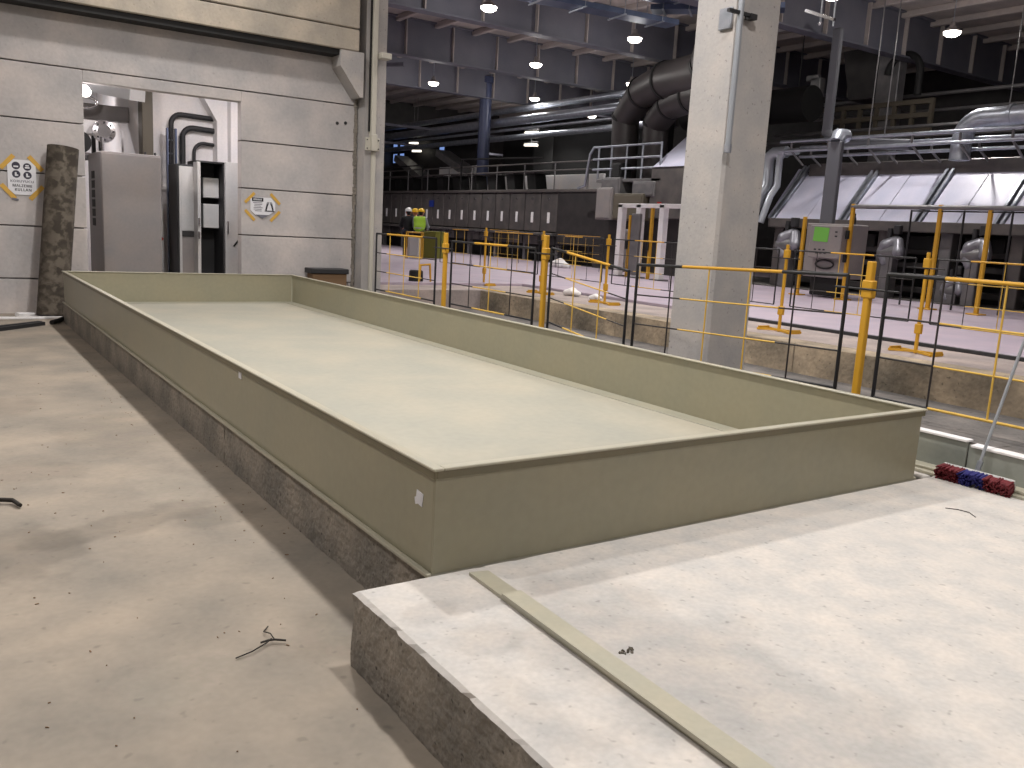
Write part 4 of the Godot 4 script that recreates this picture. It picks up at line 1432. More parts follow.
func build_plant() -> void:
	elbow("elbow_duct", "thick dark steel duct bending overhead, left of the pair", [Vector3(19.3, 3.61, -21.5), Vector3(19.3, 5.8, -21.6), Vector3(18.9, 6.5, -20.35), Vector3(18.4, 6.66, -18.67), Vector3(17.9, 6.6, -16.4), Vector3(17.8, 8.8, -15.6)], 0.48)
	elbow("elbow_duct", "thick dark steel duct bending overhead, right of the pair", [Vector3(19.3, 3.61, -19.92), Vector3(19.3, 5.5, -20.0), Vector3(18.9, 6.0, -18.92), Vector3(18.4, 6.1, -17.4), Vector3(17.8, 6.0, -15.4), Vector3(17.8, 8.8, -14.6)], 0.44)
	# platform with railing
	var p := thing("service_platform", Vector3(18.6, 3.4, -20.2), "grey steel service platform with pipe railing below the elbow ducts", "platform")
	var s := S()
	chamspan(s, Vector3(18.4, 3.5, -21.9), Vector3(20.5, 3.6, -18.6), 0.01)
	obj("deck", s, mats.steel, p)
	for yy in [3.95, 4.3, 4.72]:
		s = S()
		tube(s, [Vector3(18.45, yy, -22.2), Vector3(18.45, yy, -18.7)], 0.04, 8)
		obj("rail", s, mats.galv, p)
	for z in [-21.9, -21.2, -20.4, -19.6, -18.7]:
		s = S()
		tube(s, [Vector3(18.45, 3.55, z), Vector3(18.45, 4.76, z)], 0.035, 8)
		obj("post", s, mats.galv, p)
	s = S()
	tube(s, [Vector3(18.45, 3.3, -23.0), Vector3(18.45, 3.4, -22.6), Vector3(18.45, 4.5, -22.4), Vector3(18.45, 4.72, -22.2)], 0.045, 8)
	obj("stair_rail", s, mats.galv, p)
	for e in [[Vector3(18.3, 3.0, -21.5), Vector3(19.2, 3.65, -20.5), "steel", "grey metal box fixed under the service platform"], [Vector3(18.2, 2.2, -21.6), Vector3(18.7, 3.3, -20.75), "greybox", "grey switch cabinet hanging below the service platform"], [Vector3(18.25, 2.2, -20.72), Vector3(19.2, 3.1, -19.2), "beige", "beige-grey machine housing under the service platform"], [Vector3(18.4, 3.62, -21.1), Vector3(18.9, 4.15, -20.6), "dark", "dark motor standing on the service platform"], [Vector3(18.35, 3.0, -19.9), Vector3(18.5, 3.5, -18.8), "steel", "grey tray below the right half of the service platform"], [Vector3(18.2, 0.46, -20.4), Vector3(19.0, 1.9, -19.6), "steel", "grey floor cabinet below the service platform"]]:
		s = S()
		chamspan(s, e[0], e[1], 0.03)
		var t := thing("machine_box", Vector3((e[0].x + e[1].x) / 2, e[0].y, (e[0].z + e[1].z) / 2), e[3], "box", "boxes around the service platform")
		obj("case", s, mats[e[2]], t)
		s = S()
		chamspan(s, Vector3(e[0].x - 0.02, e[0].y + 0.06, e[0].z + 0.06), Vector3(e[0].x, e[1].y - 0.06, e[1].z - 0.06), 0.008)
		obj("cover", s, mats[e[2]], t)
	s = S()
	span(s, Vector3(18.8, 0.46, -22.3), Vector3(21, 3.0, -17.2))
	tag(obj("machine_core", s, mats.kilndark), "dark machine body under the service platform", "machine")
	# cabinet with white sloped hood left of the column
	var c := thing("hooded_cabinet", Vector3(18.8, 0.46, -18), "dark cabinet with a white sloping hood beside the square column", "cabinet")
	s = S()
	chamspan(s, Vector3(18.4, 2.3, -19.05), Vector3(20.5, 3.95, -16.5), 0.02)
	obj("body", s, mats.kiln, c)
	s = S()
	prism(s, PackedVector2Array([Vector2(18.35, 3.95), Vector2(20.5, 3.95), Vector2(20.5, 5.4), Vector2(20.2, 5.4)]), 2.3, Transform3D(Basis(), Vector3(0, 0, -17.8)))
	obj("sloping_hood", s, mats.hood, c)
	s = S()
	span(s, Vector3(18.39, 2.78, -18.65), Vector3(18.4, 2.83, -18.45))
	obj("nameplate", s, mats.red, c)
	# white portal frame
	var f := thing("portal_frame", Vector3(16, 0.46, -16.6), "white steel portal frame standing on the pink floor left of the square column", "frame")
	for z in [-17.56, -16.74, -15.75]:
		s = S()
		chamspan(s, Vector3(15.9, 0.46, z - 0.1), Vector3(16.1, 2.62, z + 0.1), 0.01)
		obj("upright", s, mats.white, f)
		s = S()
		chamspan(s, Vector3(15.8, 0.46, z - 0.2), Vector3(16.2, 0.50, z + 0.2), 0.006)
		obj("foot_plate", s, mats.steel, f)
	s = S()
	chamspan(s, Vector3(15.9, 2.52, -17.66), Vector3(16.1, 2.64, -14.0), 0.01)
	obj("lintel", s, mats.white, f)
	s = S()
	chamspan(s, Vector3(15.86, 0.55, -16.98), Vector3(15.98, 2.35, -16.62), 0.02)
	var tt := obj("door_leaf", s, mats.steel, f)
	var gi := 0
	for e in [[16.0, -17.16, 2.3], [15.98, -16.2, 2.64]]:
		s = S()
		var g := thing("guard_post", Vector3(e[0], 0.46, e[1]), ["yellow guard post left of the portal's grey door leaf", "bright yellow guard post in the middle of the white portal frame", "yellow guard post right in the white portal frame"][gi], "post", "guard posts at the portal frame")
		chamspan(s, Vector3(e[0] - 0.045, 0.46, e[1] - 0.045), Vector3(e[0] + 0.045, e[2], e[1] + 0.045), 0.01)
		obj("pole", s, mats.yellow, g)
		s = S()
		chamspan(s, Vector3(e[0] - 0.1, 1.3, e[1] - 0.08), Vector3(e[0] - 0.06, 1.55, e[1] + 0.02), 0.006)
		obj("sensor", s, mats.dark, g)
		gi += 1
	s = S()
	lathe(s, [Vector2(0, -0.2), Vector2(0.14, -0.18), Vector2(0.2, 0), Vector2(0.14, 0.2), Vector2(0, 0.25)], 12, Transform3D(Basis(), Vector3(15.9, 2.3, -14.1)))
	tag(obj("foil_bundle", s, mats.foil), "silver foil bundle hanging on the portal frame beside the column", "bundle")

# ---------------------------------------------------------------- hooded machine at the right
func build_hood_machine() -> void:
	var m := thing("hooded_machine", Vector3(20.5, 0.46, -10), "long machine with bright white sloping hood panels behind the square column", "machine")
	var s: SurfaceTool
	var lo := Vector2(19.5, 2.45)
	var hi := Vector2(20.75, 3.80)
	# hood panels, each tilted back; a frame stands between pairs
	var zs := [-14.8, -12.35, -10.14, -8.07, -6.0, -3.9]
	for i in 5:
		var z0: float = zs[i]
		var z1: float = zs[i + 1]
		var zm := (z0 + z1) / 2
		for h in [[z0 + 0.14, zm - 0.012], [zm + 0.012, z1 - 0.14]]:
			s = S()
			prism(s, PackedVector2Array([lo, lo + Vector2(0.06, -0.03), hi + Vector2(0.06, -0.03), hi]), h[1] - h[0], Transform3D(Basis(), Vector3(0, 0, (h[0] + h[1]) / 2)))
			obj("hood_panel", s, mats.hood, m)
		s = S()
		prism(s, PackedVector2Array([lo + Vector2(0.0, -0.03), lo + Vector2(0.05, -0.06), hi + Vector2(0.05, -0.06), hi + Vector2(0.0, -0.03)]), 0.02, Transform3D(Basis(), Vector3(0, 0, zm)))
		obj("joint_strip", s, mats.darkgrey, m)
	for z in zs:
		for dz in [-0.09, 0.07]:
			s = S()
			prism(s, PackedVector2Array([lo + Vector2(-0.05, 0.0), lo + Vector2(0.1, -0.08), hi + Vector2(0.28, 0.22), hi + Vector2(0.13, 0.30)]), 0.07, Transform3D(Basis(), Vector3(0, 0, z + dz)))
			obj("frame_rib", s, mats.galv, m)
	s = S()
	chamspan(s, Vector3(20.7, 3.75, -14.6), Vector3(21.6, 4.12, -3.6), 0.02)
	obj("header", s, mats.kiln, m)
	s = S()
	span(s, Vector3(20.8, 0.46, -14.9), Vector3(23.0, 3.9, -3.6))
	obj("core", s, mats.dark, m)
	s = S()
	chamspan(s, Vector3(19.45, 2.18, -14.9), Vector3(19.7, 2.45, -3.6), 0.02)
	obj("sill", s, mats.kiln, m)
	for yy in [0.62, 1.25, 1.62]:
		s = S()
		chamspan(s, Vector3(20.0, yy, -14.9), Vector3(20.3, yy + 0.16, -3.6), 0.02)
		obj("beam", s, mats.kilndark, m)
	for i in 7:
		var z := -14.7 + i * 1.75
		s = S()
		chamspan(s, Vector3(19.75, 0.46, z - 0.16), Vector3(20.2, 2.2, z + 0.16), 0.02)
		obj("leg", s, mats.steel if i % 2 else mats.kiln, m)
		s = S()
		chamspan(s, Vector3(19.98, 1.75, z + 0.35), Vector3(20.1, 2.1, z + 1.35), 0.01)
		obj("grille", s, mats.dark, m)
	# tall end plate
	s = S()
	prism(s, PackedVector2Array([Vector2(19.7, 2.5), Vector2(20.2, 2.5), Vector2(21.3, 4.0), Vector2(20.9, 4.0)]), 0.06, Transform3D(Basis(), Vector3(0, 0, -15.1)))
	obj("end_plate", s, mats.hood, m)
	# wrapped motors in front of the legs
	var ml := ["foil-wrapped motor and pump left of the control cabinet", "foil-wrapped motor behind the tall guard rail, first right of the control cabinet", "foil-wrapped motor behind the tall guard rail, furthest right", "foil-wrapped motor low on the floor between two guard posts"]
	var i2 := 0
	for e in [[-14.0, 1.75, 1.0], [-10.7, 1.7, 0.9], [-8.45, 1.75, 0.9], [-8.9, 0.85, 0.75]]:
		var t := thing("wrapped_motor", Vector3(19.4, 0.46, e[0]), ml[i2], "motor", "foil-wrapped motors under the white hoods")
		var c := Vector3(19.4, e[1], e[0])
		var sc: float = e[2]
		s = S()
		tube(s, [c + Vector3(0, -0.1, -0.32) * sc, c + Vector3(0, -0.05, 0.32) * sc], 0.22 * sc, 12)
		obj("motor", s, mats.steel, t)
		var mi := skin_obj("foil_wrap", [[c + Vector3(-0.05, 0.12, -0.15) * sc, c + Vector3(0.05, 0.3, 0.1) * sc, 0.19 * sc, 0.13 * sc], [c + Vector3(0, 0.25, 0.2) * sc, c + Vector3(-0.1, -0.05, 0.3) * sc, 0.14 * sc, 0.17 * sc], [c + Vector3(-0.06, -0.05, -0.25) * sc, c + Vector3(-0.1, -0.35, -0.1) * sc, 0.15 * sc, 0.12 * sc]], 0.04, 0.05, mats.foil, t)
		mi.position = -t.position
		s = S()
		chamspan(s, Vector3(19.25, 0.46, e[0] - 0.16), Vector3(19.55, e[1] - 0.15, e[0] + 0.16), 0.02)
		obj("pedestal", s, mats.steel, t)
		s = S()
		tube(s, [c + Vector3(0, 0.2, -0.1) * sc, c + Vector3(0, 0.62, -0.1) * sc], 0.07 * sc, 8)
		chamspan(s, c + Vector3(-0.1, 0.45, 0.05) * sc, c + Vector3(0.1, 0.72, 0.25) * sc, 0.02)
		obj("inlet", s, mats.darkgrey, t)
		i2 += 1
	# control cabinet
	var c := thing("operator_cabinet", Vector3(16.9, 0.46, -10.5), "grey operator control cabinet with a green sheet taped to its face", "cabinet")
	s = S()
	chamspan(s, Vector3(16.6, 0.95, -11.25), Vector3(17.3, 2.25, -10.0), 0.02)
	obj("body", s, mats.greybox, c)
	s = S()
	chamspan(s, Vector3(16.75, 0.5, -11.1), Vector3(17.2, 0.95, -10.3), 0.02)
	obj("stand", s, mats.dark, c)
	s = S()
	chamspan(s, Vector3(16.35, 1.42, -10.95), Vector3(16.62, 2.2, -10.05), 0.02)
	var pb := obj("front_box", s, mats.greybox, c)
	s = S()
	box(s, Vector3(16.345, 1.98, -10.62), Vector3(0.006, 0.34, 0.42), Basis(Vector3.RIGHT, 0.05))
	obj("green_sheet", s, mats.green, pb)
	s = S()
	for q in [[1.62, -10.75], [1.62, -10.62], [1.62, -10.5], [1.54, -10.7], [1.54, -10.58], [1.54, -10.46], [1.95, -10.2], [2.05, -10.2]]:
		box(s, Vector3(16.345, q[0], q[1]), Vector3(0.012, 0.035, 0.06))
	obj("button_row", s, mats.darkgrey, pb)
	s = S()
	var lp: Array = []
	for k in 17:
		var a := TAU * k / 16
		lp.append(Vector3(16.57, 1.27 + 0.1 * sin(a), -10.6 + 0.26 * cos(a)))
	tube(s, lp, 0.02, 6, false)
	obj("cable_loop", s, mats.rubber, c)
	s = S()
	lathe(s, [Vector2(0.05, 0), Vector2(0.05, 0.14), Vector2(0.03, 0.2), Vector2(0.03, 0.26), Vector2(0, 0.27)], 10, Transform3D(Basis(), Vector3(16.9, 2.25, -10.15)))
	obj("beacon", s, mats.darkgrey, c)
	# trunking rising from the cabinet
	var u := thing("cable_trunking", Vector3(16.8, 2.25, -10.8), "tall flat grey cable trunking rising from the control cabinet", "trunking")
	s = S()
	chamspan(s, Vector3(16.7, 2.25, -10.99), Vector3(16.84, 4.2, -10.62), 0.02)
	obj("lower_trunk", s, mats.trunkgrey, u)
	s = S()
	tube(s, [Vector3(16.78, 4.2, -10.8), Vector3(16.85, 4.34, -10.8), Vector3(17.1, 4.36, -10.8)], 0.17, 10)
	obj("elbow", s, mats.galv, u)
	u = thing("cable_trunking", Vector3(19.5, 4.7, -13.2), "long vertical grey cable trunking hanging from the roof right of the column", "trunking")
	s = S()
	chamspan(s, Vector3(19.42, 4.75, -13.33), Vector3(19.58, 7.6, -13.06), 0.03)
	obj("trunk", s, mats.trunkgrey, u)
	s = S()
	tube(s, [Vector3(19.5, 4.85, -13.18), Vector3(19.5, 4.66, -13.05), Vector3(19.5, 4.52, -12.6), Vector3(19.5, 4.38, -10.6)], 0.14, 8)
	obj("trunk_bend", s, mats.trunkgrey, u)
	# tall guard posts with handrail
	var gg := "tall guard posts before the white hoods"
	var gl := ["tall yellow guard post left of the control cabinet", "tall yellow guard post at the right side of the control cabinet", "tall yellow guard post in the middle of the white hoods", "tall yellow guard post furthest right under the handrail"]
	var gi := 0
	for e in [[-11.33, 2.4], [-10.0, 2.72], [-7.84, 2.72], [-6.76, 2.62]]:
		var t := thing("guard_post", Vector3(16.6, 0.46, e[0]), gl[gi], "post", gg)
		s = S()
		chamspan(s, Vector3(16.56, 0.46, e[0] - 0.042), Vector3(16.64, e[1], e[0] + 0.042), 0.01)
		obj("pole", s, mats.yellow, t)
		s = S()
		chamspan(s, Vector3(16.44, 0.46, e[0] - 0.14), Vector3(16.76, 0.49, e[0] + 0.14), 0.006)
		obj("foot_plate", s, mats.yellow, t)
		if gi == 1:
			for yy in [1.35, 1.9]:
				s = S()
				chamspan(s, Vector3(16.48, yy, e[0] - 0.05), Vector3(16.54, yy + 0.2, e[0] + 0.03), 0.008)
				obj("sensor", s, mats.dark, t)
		gi += 1
	s = S()
	tube(s, [Vector3(16.6, 2.66, -10.05), Vector3(16.6, 2.66, -3.6)], 0.05, 8)
	tag(obj("guard_rail", s, mats.steel), "long grey handrail on the tall guard posts before the white hoods", "rail")
	var mp := thing("mesh_guard", Vector3(16.6, 0.6, -7.2), "thin dark mesh guard between the two rightmost tall guard posts", "fence")
	for z in [-8.5, -7.3, -6.3, -5.3]:
		s = S()
		tube(s, [Vector3(16.58, 0.5, z), Vector3(16.58, 2.6, z)], 0.022, 6)
		obj("upright", s, mats.blackpaint, mp)
	for yy in [2.58, 1.2]:
		s = S()
		tube(s, [Vector3(16.58, yy, -8.5), Vector3(16.58, yy, -5.3)], 0.016, 6)
		obj("rail", s, mats.blackpaint, mp)
	# rails and ducts above the hoods
	var r := thing("pipe_railing", Vector3(19.4, 4.1, -10), "two-bar steel pipe railing above the white hoods", "railing")
	for e in [[4.36, 19.3], [4.62, 19.3], [4.28, 20.2], [4.55, 20.2]]:
		s = S()
		tube(s, [Vector3(e[1], e[0], -14.6), Vector3(e[1], e[0], -3.6)], 0.045, 8)
		obj("rail", s, mats.galv, r)
	for i in 9:
		for e in [[19.3, 4.66], [20.2, 4.6]]:
			s = S()
			tube(s, [Vector3(e[0] + 0.6, 4.0, -14.2 + i * 1.25), Vector3(e[0], e[1] - 0.3, -14.2 + i * 1.25), Vector3(e[0], e[1], -14.2 + i * 1.25)], 0.03, 6)
			obj("post", s, mats.steel, r)
	s = S()
	var d := thing("silver_duct", Vector3(20, 4.1, -9.2), "shiny silver duct bending down onto the white hoods at the right", "duct")
	var pts: Array = [Vector3(20.0, 4.0, -9.55), Vector3(20.0, 4.5, -9.55)]
	for k in range(1, 8):
		var a := PI - PI / 2 * k / 7.0
		pts.append(Vector3(20.0, 4.5 + 0.5 * sin(a), -9.05 + 0.5 * cos(a)))
	pts.append(Vector3(20.0, 5.02, -3.6))
	tube(s, pts, 0.24, 18)
	obj("duct", s, mats.chrome if false else mats.galv, d)
	for z in [-8.4, -6.9, -5.2]:
		s = S()
		tube(s, [Vector3(20, 5.02, z - 0.04), Vector3(20, 5.02, z + 0.04)], 0.26, 18)
		obj("band", s, mats.galv, d)
	var bl := 0
	for e in [[-15.35, 0.17], [-14.95, 0.1]]:
		s = S()
		tube(s, [Vector3(19.3, 2.3, e[0] - 0.1), Vector3(19.5, 3.1, e[0]), Vector3(19.75, 3.4, e[0]), Vector3(19.75, 4.25, e[0]), Vector3(19.8, 4.38, e[0] + 0.15), Vector3(19.8, 4.4, e[0] + 0.6)], e[1], 12)
		tag(obj("bent_pipe", s, mats.pipe), "shiny blue-grey bent pipe at the left end of the white hoods, %s" % ["thick one", "thin one"][bl], "pipe")
		bl += 1

# ---------------------------------------------------------------- overhead
func build_overhead() -> void:
	var i := 0
	var tl := ["upper blue-grey cable tray hanging under the roof at top, left of the square column", "lower blue-grey cable tray hanging under the roof at top, left of the square column", "short blue-grey cable tray running away beside the square column"]
	for e in [[Vector3(9.5, 7.75, -15.6), Vector3(15.6, 7.75, -14.9)], [Vector3(9.5, 7.3, -16.1), Vector3(15.4, 7.3, -15.4)], [Vector3(14.8, 7.6, -15.6), Vector3(17.0, 7.6, -13.0)]]:
		var t := thing("cable_tray", e[0], tl[i], "tray", "cable trays under the roof")
		var d: Vector3 = (e[1] - e[0]).normalized()
		var w := d.cross(Vector3.UP).normalized() * 0.28
		var s := S()
		bar(s, e[0], e[1], 0.56, 0.012)
		obj("tray_base", s, mats.tray, t)
		for sg in [-1.0, 1.0]:
			s = S()
			bar(s, e[0] + w * sg + Vector3(0, 0.06, 0), e[1] + w * sg + Vector3(0, 0.06, 0), 0.02, 0.13)
			obj("side_rail", s, mats.tray, t)
		var n := 5
		for k in n:
			var p: Vector3 = e[0].lerp(e[1], (k + 0.5) / n)
			for sg in [-1.0, 1.0]:
				s = S()
				tube(s, [p + w * sg * 1.3 + Vector3(0, -0.04, 0), p + w * sg * 1.3 + Vector3(0, 8.8 - p.y, 0)], 0.01, 6)
				obj("hanger_rod", s, mats.galv, t)
			s = S()
			bar(s, p - w * 1.5 + Vector3(0, -0.03, 0), p + w * 1.5 + Vector3(0, -0.03, 0), 0.045, 0.03)
			obj("bracket", s, mats.galv, t)
		i += 1
	# hanger bracket on two rods right of the column
	var h := thing("trapeze_hanger", Vector3(11, 5.4, -7.1), "bright steel trapeze bracket hanging on two rods right of the square column", "bracket")
	var s := S()
	bar(s, Vector3(11, 5.62, -7.42), Vector3(11, 5.38, -6.82), 0.05, 0.05)
	obj("channel", s, mats.chrome, h)
	for e in [[5.5, -7.1], [5.4, -6.84]]:
		s = S()
		tube(s, [Vector3(11, e[0] - 0.12, e[1]), Vector3(11, 8.8, e[1])], 0.016, 8)
		obj("rod", s, mats.pipe, h)
	s = S()
	lathe(s, [Vector2(0, -0.03), Vector2(0.035, -0.02), Vector2(0.035, 0.02), Vector2(0, 0.03)], 8, Transform3D(Basis(), Vector3(11, 5.36, -7.1)))
	obj("nut", s, mats.chrome, h)
	# thin hanging wires
	i = 0
	var wl := ["thin wire hanging from the roof left of the crane frame", "thin wire hanging from the roof through the crane frame", "thin wire hanging from the roof at the right edge"]
	for e in [[19.0, -11.5], [19.0, -11.05], [20.0, -8.5]]:
		s = S()
		tube(s, [Vector3(e[0], 4.6 if i < 2 else 5.3, e[1]), Vector3(e[0], 8.8, e[1])], 0.014, 6)
		tag(obj("hanging_wire", s, mats.steel), wl[i], "wire", "wires hanging from the roof")
		i += 1
	# beige lattice frame with dark hopper and hose behind the hoods
	var c := thing("crane_frame", Vector3(24, 4.0, -14.5), "beige lattice steel frame carrying a dark hopper behind the white hoods", "frame")
	for yy in [5.3, 5.75, 6.15]:
		s = S()
		span(s, Vector3(23.9, yy, -16.8), Vector3(24.05, yy + 0.14, -12.9))
		obj("beam", s, mats.beige, c)
	for k in 7:
		s = S()
		span(s, Vector3(23.92, 5.1, -16.7 + k * 0.62), Vector3(24.03, 6.3, -16.58 + k * 0.62))
		obj("strut", s, mats.beige, c)
	s = S()
	chamspan(s, Vector3(24.0, 3.9, -14.95), Vector3(24.4, 8.6, -14.2), 0.02)
	obj("mast", s, mats.steel, c)
	s = S()
	prism(s, PackedVector2Array([Vector2(-1.0, 0.9), Vector2(0.9, 0.9), Vector2(0.4, -0.7), Vector2(-0.6, -0.7)]), 1.0, Transform3D(Basis(Vector3.UP, -PI / 2), Vector3(24.6, 7.2, -15.4)))
	obj("hopper", s, mats.kilndark, c)
	s = S()
	var pts: Array = []
	for k in 13:
		var a := PI * (1.0 - k / 12.0)
		pts.append(Vector3(23.8, 7.1 + 0.55 * sin(a), -13.9 + 0.55 * cos(a)))
	pts.append(Vector3(23.8, 6.4, -13.35))
	tube(s, pts, 0.11, 8)
	obj("hose", s, mats.dark, c)
	for e in [[Vector3(23.7, 6.6, -17.3), Vector3(24.0, 7.3, -16.9)], [Vector3(23.7, 7.2, -17.5), Vector3(23.9, 7.4, -17.0)]]:
		s = S()
		chamspan(s, e[0], e[1], 0.03)
		obj("fitting", s, mats.steel, c)
	# dim duct on the far side of the column and long dim pipes
	s = S()
	tube(s, [Vector3(21.8, 6.1, -21.0), Vector3(21.8, 6.1, -15.6)], 0.55, 20)
	tube(s, [Vector3(21.8, 6.1, -16.2), Vector3(21.8, 8.61, -16.2)], 0.02, 6)
	tag(obj("dark_duct", s, mats.dark), "dim thick horizontal duct emerging behind the square column", "duct")
	i = 0
	for e in [[25.0, 6.6, 0.06], [25.0, 6.1, 0.05], [23.0, 5.35, 0.05], [22.0, 4.95, 0.06]]:
		s = S()
		tube(s, [Vector3(e[0], e[1], -18.0), Vector3(e[0], e[1], -3.6)], e[2], 8)
		tag(obj("long_pipe", s, mats.steel), ["dim long pipe behind the crane frame, topmost", "dim long pipe behind the crane frame, second from top", "grey long pipe just above the silver duct", "grey long pipe behind the pipe railing"][i], "pipe", "long pipes behind the white hoods")
		i += 1

# ---------------------------------------------------------------- people
func bone_up(p: Vector3, q: Vector3, a: float, b: float) -> Array:
	return [p, q, a, b]

func person(at: Vector3, yaw: float, lean: float, label: String, helmet: String, top: String, vest: bool, pants: String) -> void:
	var t := thing("person", at, label, "person", "workers beside the long machine")
	t.rotation.y = yaw
	# own axes: faces -z, feet at y 0
	var hipL := Vector3(-0.10, 0.92, 0.02)
	var hipR := Vector3(0.10, 0.92, 0.02)
	var f := Vector3(0, 0, -1)
	var chest := Vector3(0, 1.30, 0.02) + f * lean * 0.6
	var neck := Vector3(0, 1.48, 0.01) + f * lean
	var head := Vector3(0, 1.63, -0.02) + f * lean * 1.25
	var pelvis := [[hipL, hipR, 0.125, 0.125], [Vector3(0, 0.98, 0.02), Vector3(0, 1.1, 0.02), 0.14, 0.13]]
	var trunk := [[Vector3(-0.05, 1.08, 0.02), chest + Vector3(-0.07, 0, 0), 0.125, 0.135], [Vector3(0.05, 1.08, 0.02), chest + Vector3(0.07, 0, 0), 0.125, 0.135], [chest + Vector3(-0.15, 0.1, 0), chest + Vector3(0.15, 0.1, 0), 0.085, 0.085]]
	var legs: Array = []
	var boots: Array = []
	for s in [-1.0, 1.0]:
		var hip := Vector3(0.10 * s, 0.90, 0.02)
		var knee := Vector3(0.12 * s, 0.50, -0.04)
		var ankle := Vector3(0.13 * s, 0.09, 0.03)
		legs.append([hip, knee, 0.095, 0.065])
		legs.append([knee, ankle, 0.062, 0.045])
		boots.append([ankle, Vector3(0.14 * s, 0.05, -0.15), 0.052, 0.042])
		boots.append([ankle + Vector3(0, -0.03, 0.02), ankle + Vector3(0, 0.05, 0), 0.055, 0.055])
	var arms: Array = []
	var hands: Array = []
	for s in [-1.0, 1.0]:
		var sh := chest + Vector3(0.20 * s, 0.11, 0)
		var el := sh + Vector3(0.08 * s, -0.28, -0.06 - lean * 0.3)
		var wr := el + Vector3(-0.07 * s, -0.06, -0.24)
		arms.append([sh, el, 0.062, 0.048])
		arms.append([el, wr, 0.047, 0.034])
		var d := (wr - el).normalized()
		var side := Vector3(s, 0, 0)
		hands.append([wr, wr + d * 0.08, 0.03, 0.036])
		for k in 4:
			var b := wr + d * 0.085 + side * (0.027 - 0.018 * k)
			var ln: float = [0.03, 0.036, 0.034, 0.026][k]
			hands.append([b, b + d * ln + Vector3(0, -0.006, 0), 0.0095, 0.009])
			hands.append([b + d * ln + Vector3(0, -0.006, 0), b + d * (ln * 1.6) + Vector3(0, -0.03, 0), 0.009, 0.008])
		var th := wr + d * 0.03 - side * 0.03
		hands.append([th, th + d * 0.03 - side * 0.02 + Vector3(0, -0.01, 0), 0.012, 0.010])
		hands.append([th + d * 0.03 - side * 0.02 + Vector3(0, -0.01, 0), th + d * 0.06 - side * 0.015 + Vector3(0, -0.015, 0), 0.010, 0.009])
	var skull := [[head + Vector3(0, 0.03, 0.015), head + Vector3(0, 0.04, 0.0), 0.095, 0.095], [head + Vector3(0, -0.06, -0.035), head + Vector3(0, -0.02, -0.03), 0.065, 0.08], [head + Vector3(0, -0.005, -0.105), head + Vector3(0, -0.03, -0.118), 0.012, 0.016], [head + Vector3(-0.092, -0.01, 0.01), head + Vector3(-0.096, 0.015, 0.015), 0.016, 0.02], [head + Vector3(0.092, -0.01, 0.01), head + Vector3(0.096, 0.015, 0.015), 0.016, 0.02], [neck + Vector3(0, -0.06, 0), head + Vector3(0, -0.05, 0.01), 0.06, 0.055]]
	# one continuous body
	var body := pelvis + trunk + legs + arms + [[neck + Vector3(0, -0.1, 0), neck, 0.09, 0.06], [neck, head, 0.058, 0.06]]
	var bm := skin_obj("body", body, 0.024, 0.05, mats.skin, t)
	skin_obj("head", skull, 0.011, 0.025, mats.skin, t)
	skin_obj("hands", hands, 0.007, 0.008, mats.skin, t)
	skin_obj("trousers", pelvis + legs, 0.022, 0.05, mats[pants], t, 0.016)
	skin_obj("jacket" if not vest else "shirt", trunk + arms + [[Vector3(0, 0.98, 0.02), Vector3(0, 1.1, 0.02), 0.14, 0.13], [neck + Vector3(0, -0.08, 0), neck + Vector3(0, -0.03, 0), 0.09, 0.07]], 0.022, 0.05, mats[top], t, 0.02)
	if vest:
		var v := skin_obj("vest", trunk + [[Vector3(0, 1.0, 0.02), Vector3(0, 1.1, 0.02), 0.14, 0.13]], 0.022, 0.05, mats.vest, t, 0.034)
		var st := S()
		for yy in [1.08]:
			lathe(st, [Vector2(0.186, -0.025), Vector2(0.19, -0.025), Vector2(0.19, 0.025), Vector2(0.186, 0.025)], 24, Transform3D(Basis.from_scale(Vector3(1.1, 1, 0.95)), Vector3(0, yy, 0.02)))
		var mi := MeshInstance3D.new()
		mi.name = "reflective_band"
		mi.mesh = st.commit()
		mi.material_override = mats.lightbox
		v.add_child(mi, true)
	skin_obj("boots", boots, 0.018, 0.03, mats.dark, t)
	skin_obj("hair", [[head + Vector3(0, 0.03, 0.03), head + Vector3(0, -0.03, 0.05), 0.093, 0.07]], 0.015, 0.02, mats.hair, t)
	var hs := S()
	var hx := Transform3D(Basis(Vector3.RIGHT, -lean * 0.6), head + Vector3(0, 0.06, 0.0))
	lathe(hs, [Vector2(0.128, -0.01), Vector2(0.132, 0.0), Vector2(0.124, 0.05), Vector2(0.10, 0.10), Vector2(0.06, 0.13), Vector2(0, 0.14)], 20, hx)
	lathe(hs, [Vector2(0.128, -0.01), Vector2(0.10, 0.0), Vector2(0, 0.1)], 20, hx)
	prism(hs, PackedVector2Array([Vector2(-0.1, -0.08), Vector2(0.1, -0.08), Vector2(0.07, -0.175), Vector2(-0.07, -0.175)]), 0.012, hx * Transform3D(Basis(Vector3.RIGHT, PI / 2), Vector3(0, -0.002, 0)))
	var hm := MeshInstance3D.new()
	hm.name = "helmet"
	hm.mesh = hs.commit()
	hm.material_override = mats[helmet]
	t.add_child(hm, true)
	# face: eyes and mouth
	for e in [["eye", Vector3(-0.034, 0.012, -0.098), 0.011, "dark"], ["eye", Vector3(0.034, 0.012, -0.098), 0.011, "dark"]]:
		var es := S()
		lathe(es, [Vector2(0, -e[2]), Vector2(e[2] * 0.8, -e[2] * 0.5), Vector2(e[2], 0), Vector2(e[2] * 0.8, e[2] * 0.5), Vector2(0, e[2])], 8, Transform3D(Basis(), head + e[1]))
		var em := MeshInstance3D.new()
		em.name = "eye"
		em.mesh = es.commit()
		em.material_override = mats.dark
		t.add_child(em, true)
	var ms := S()
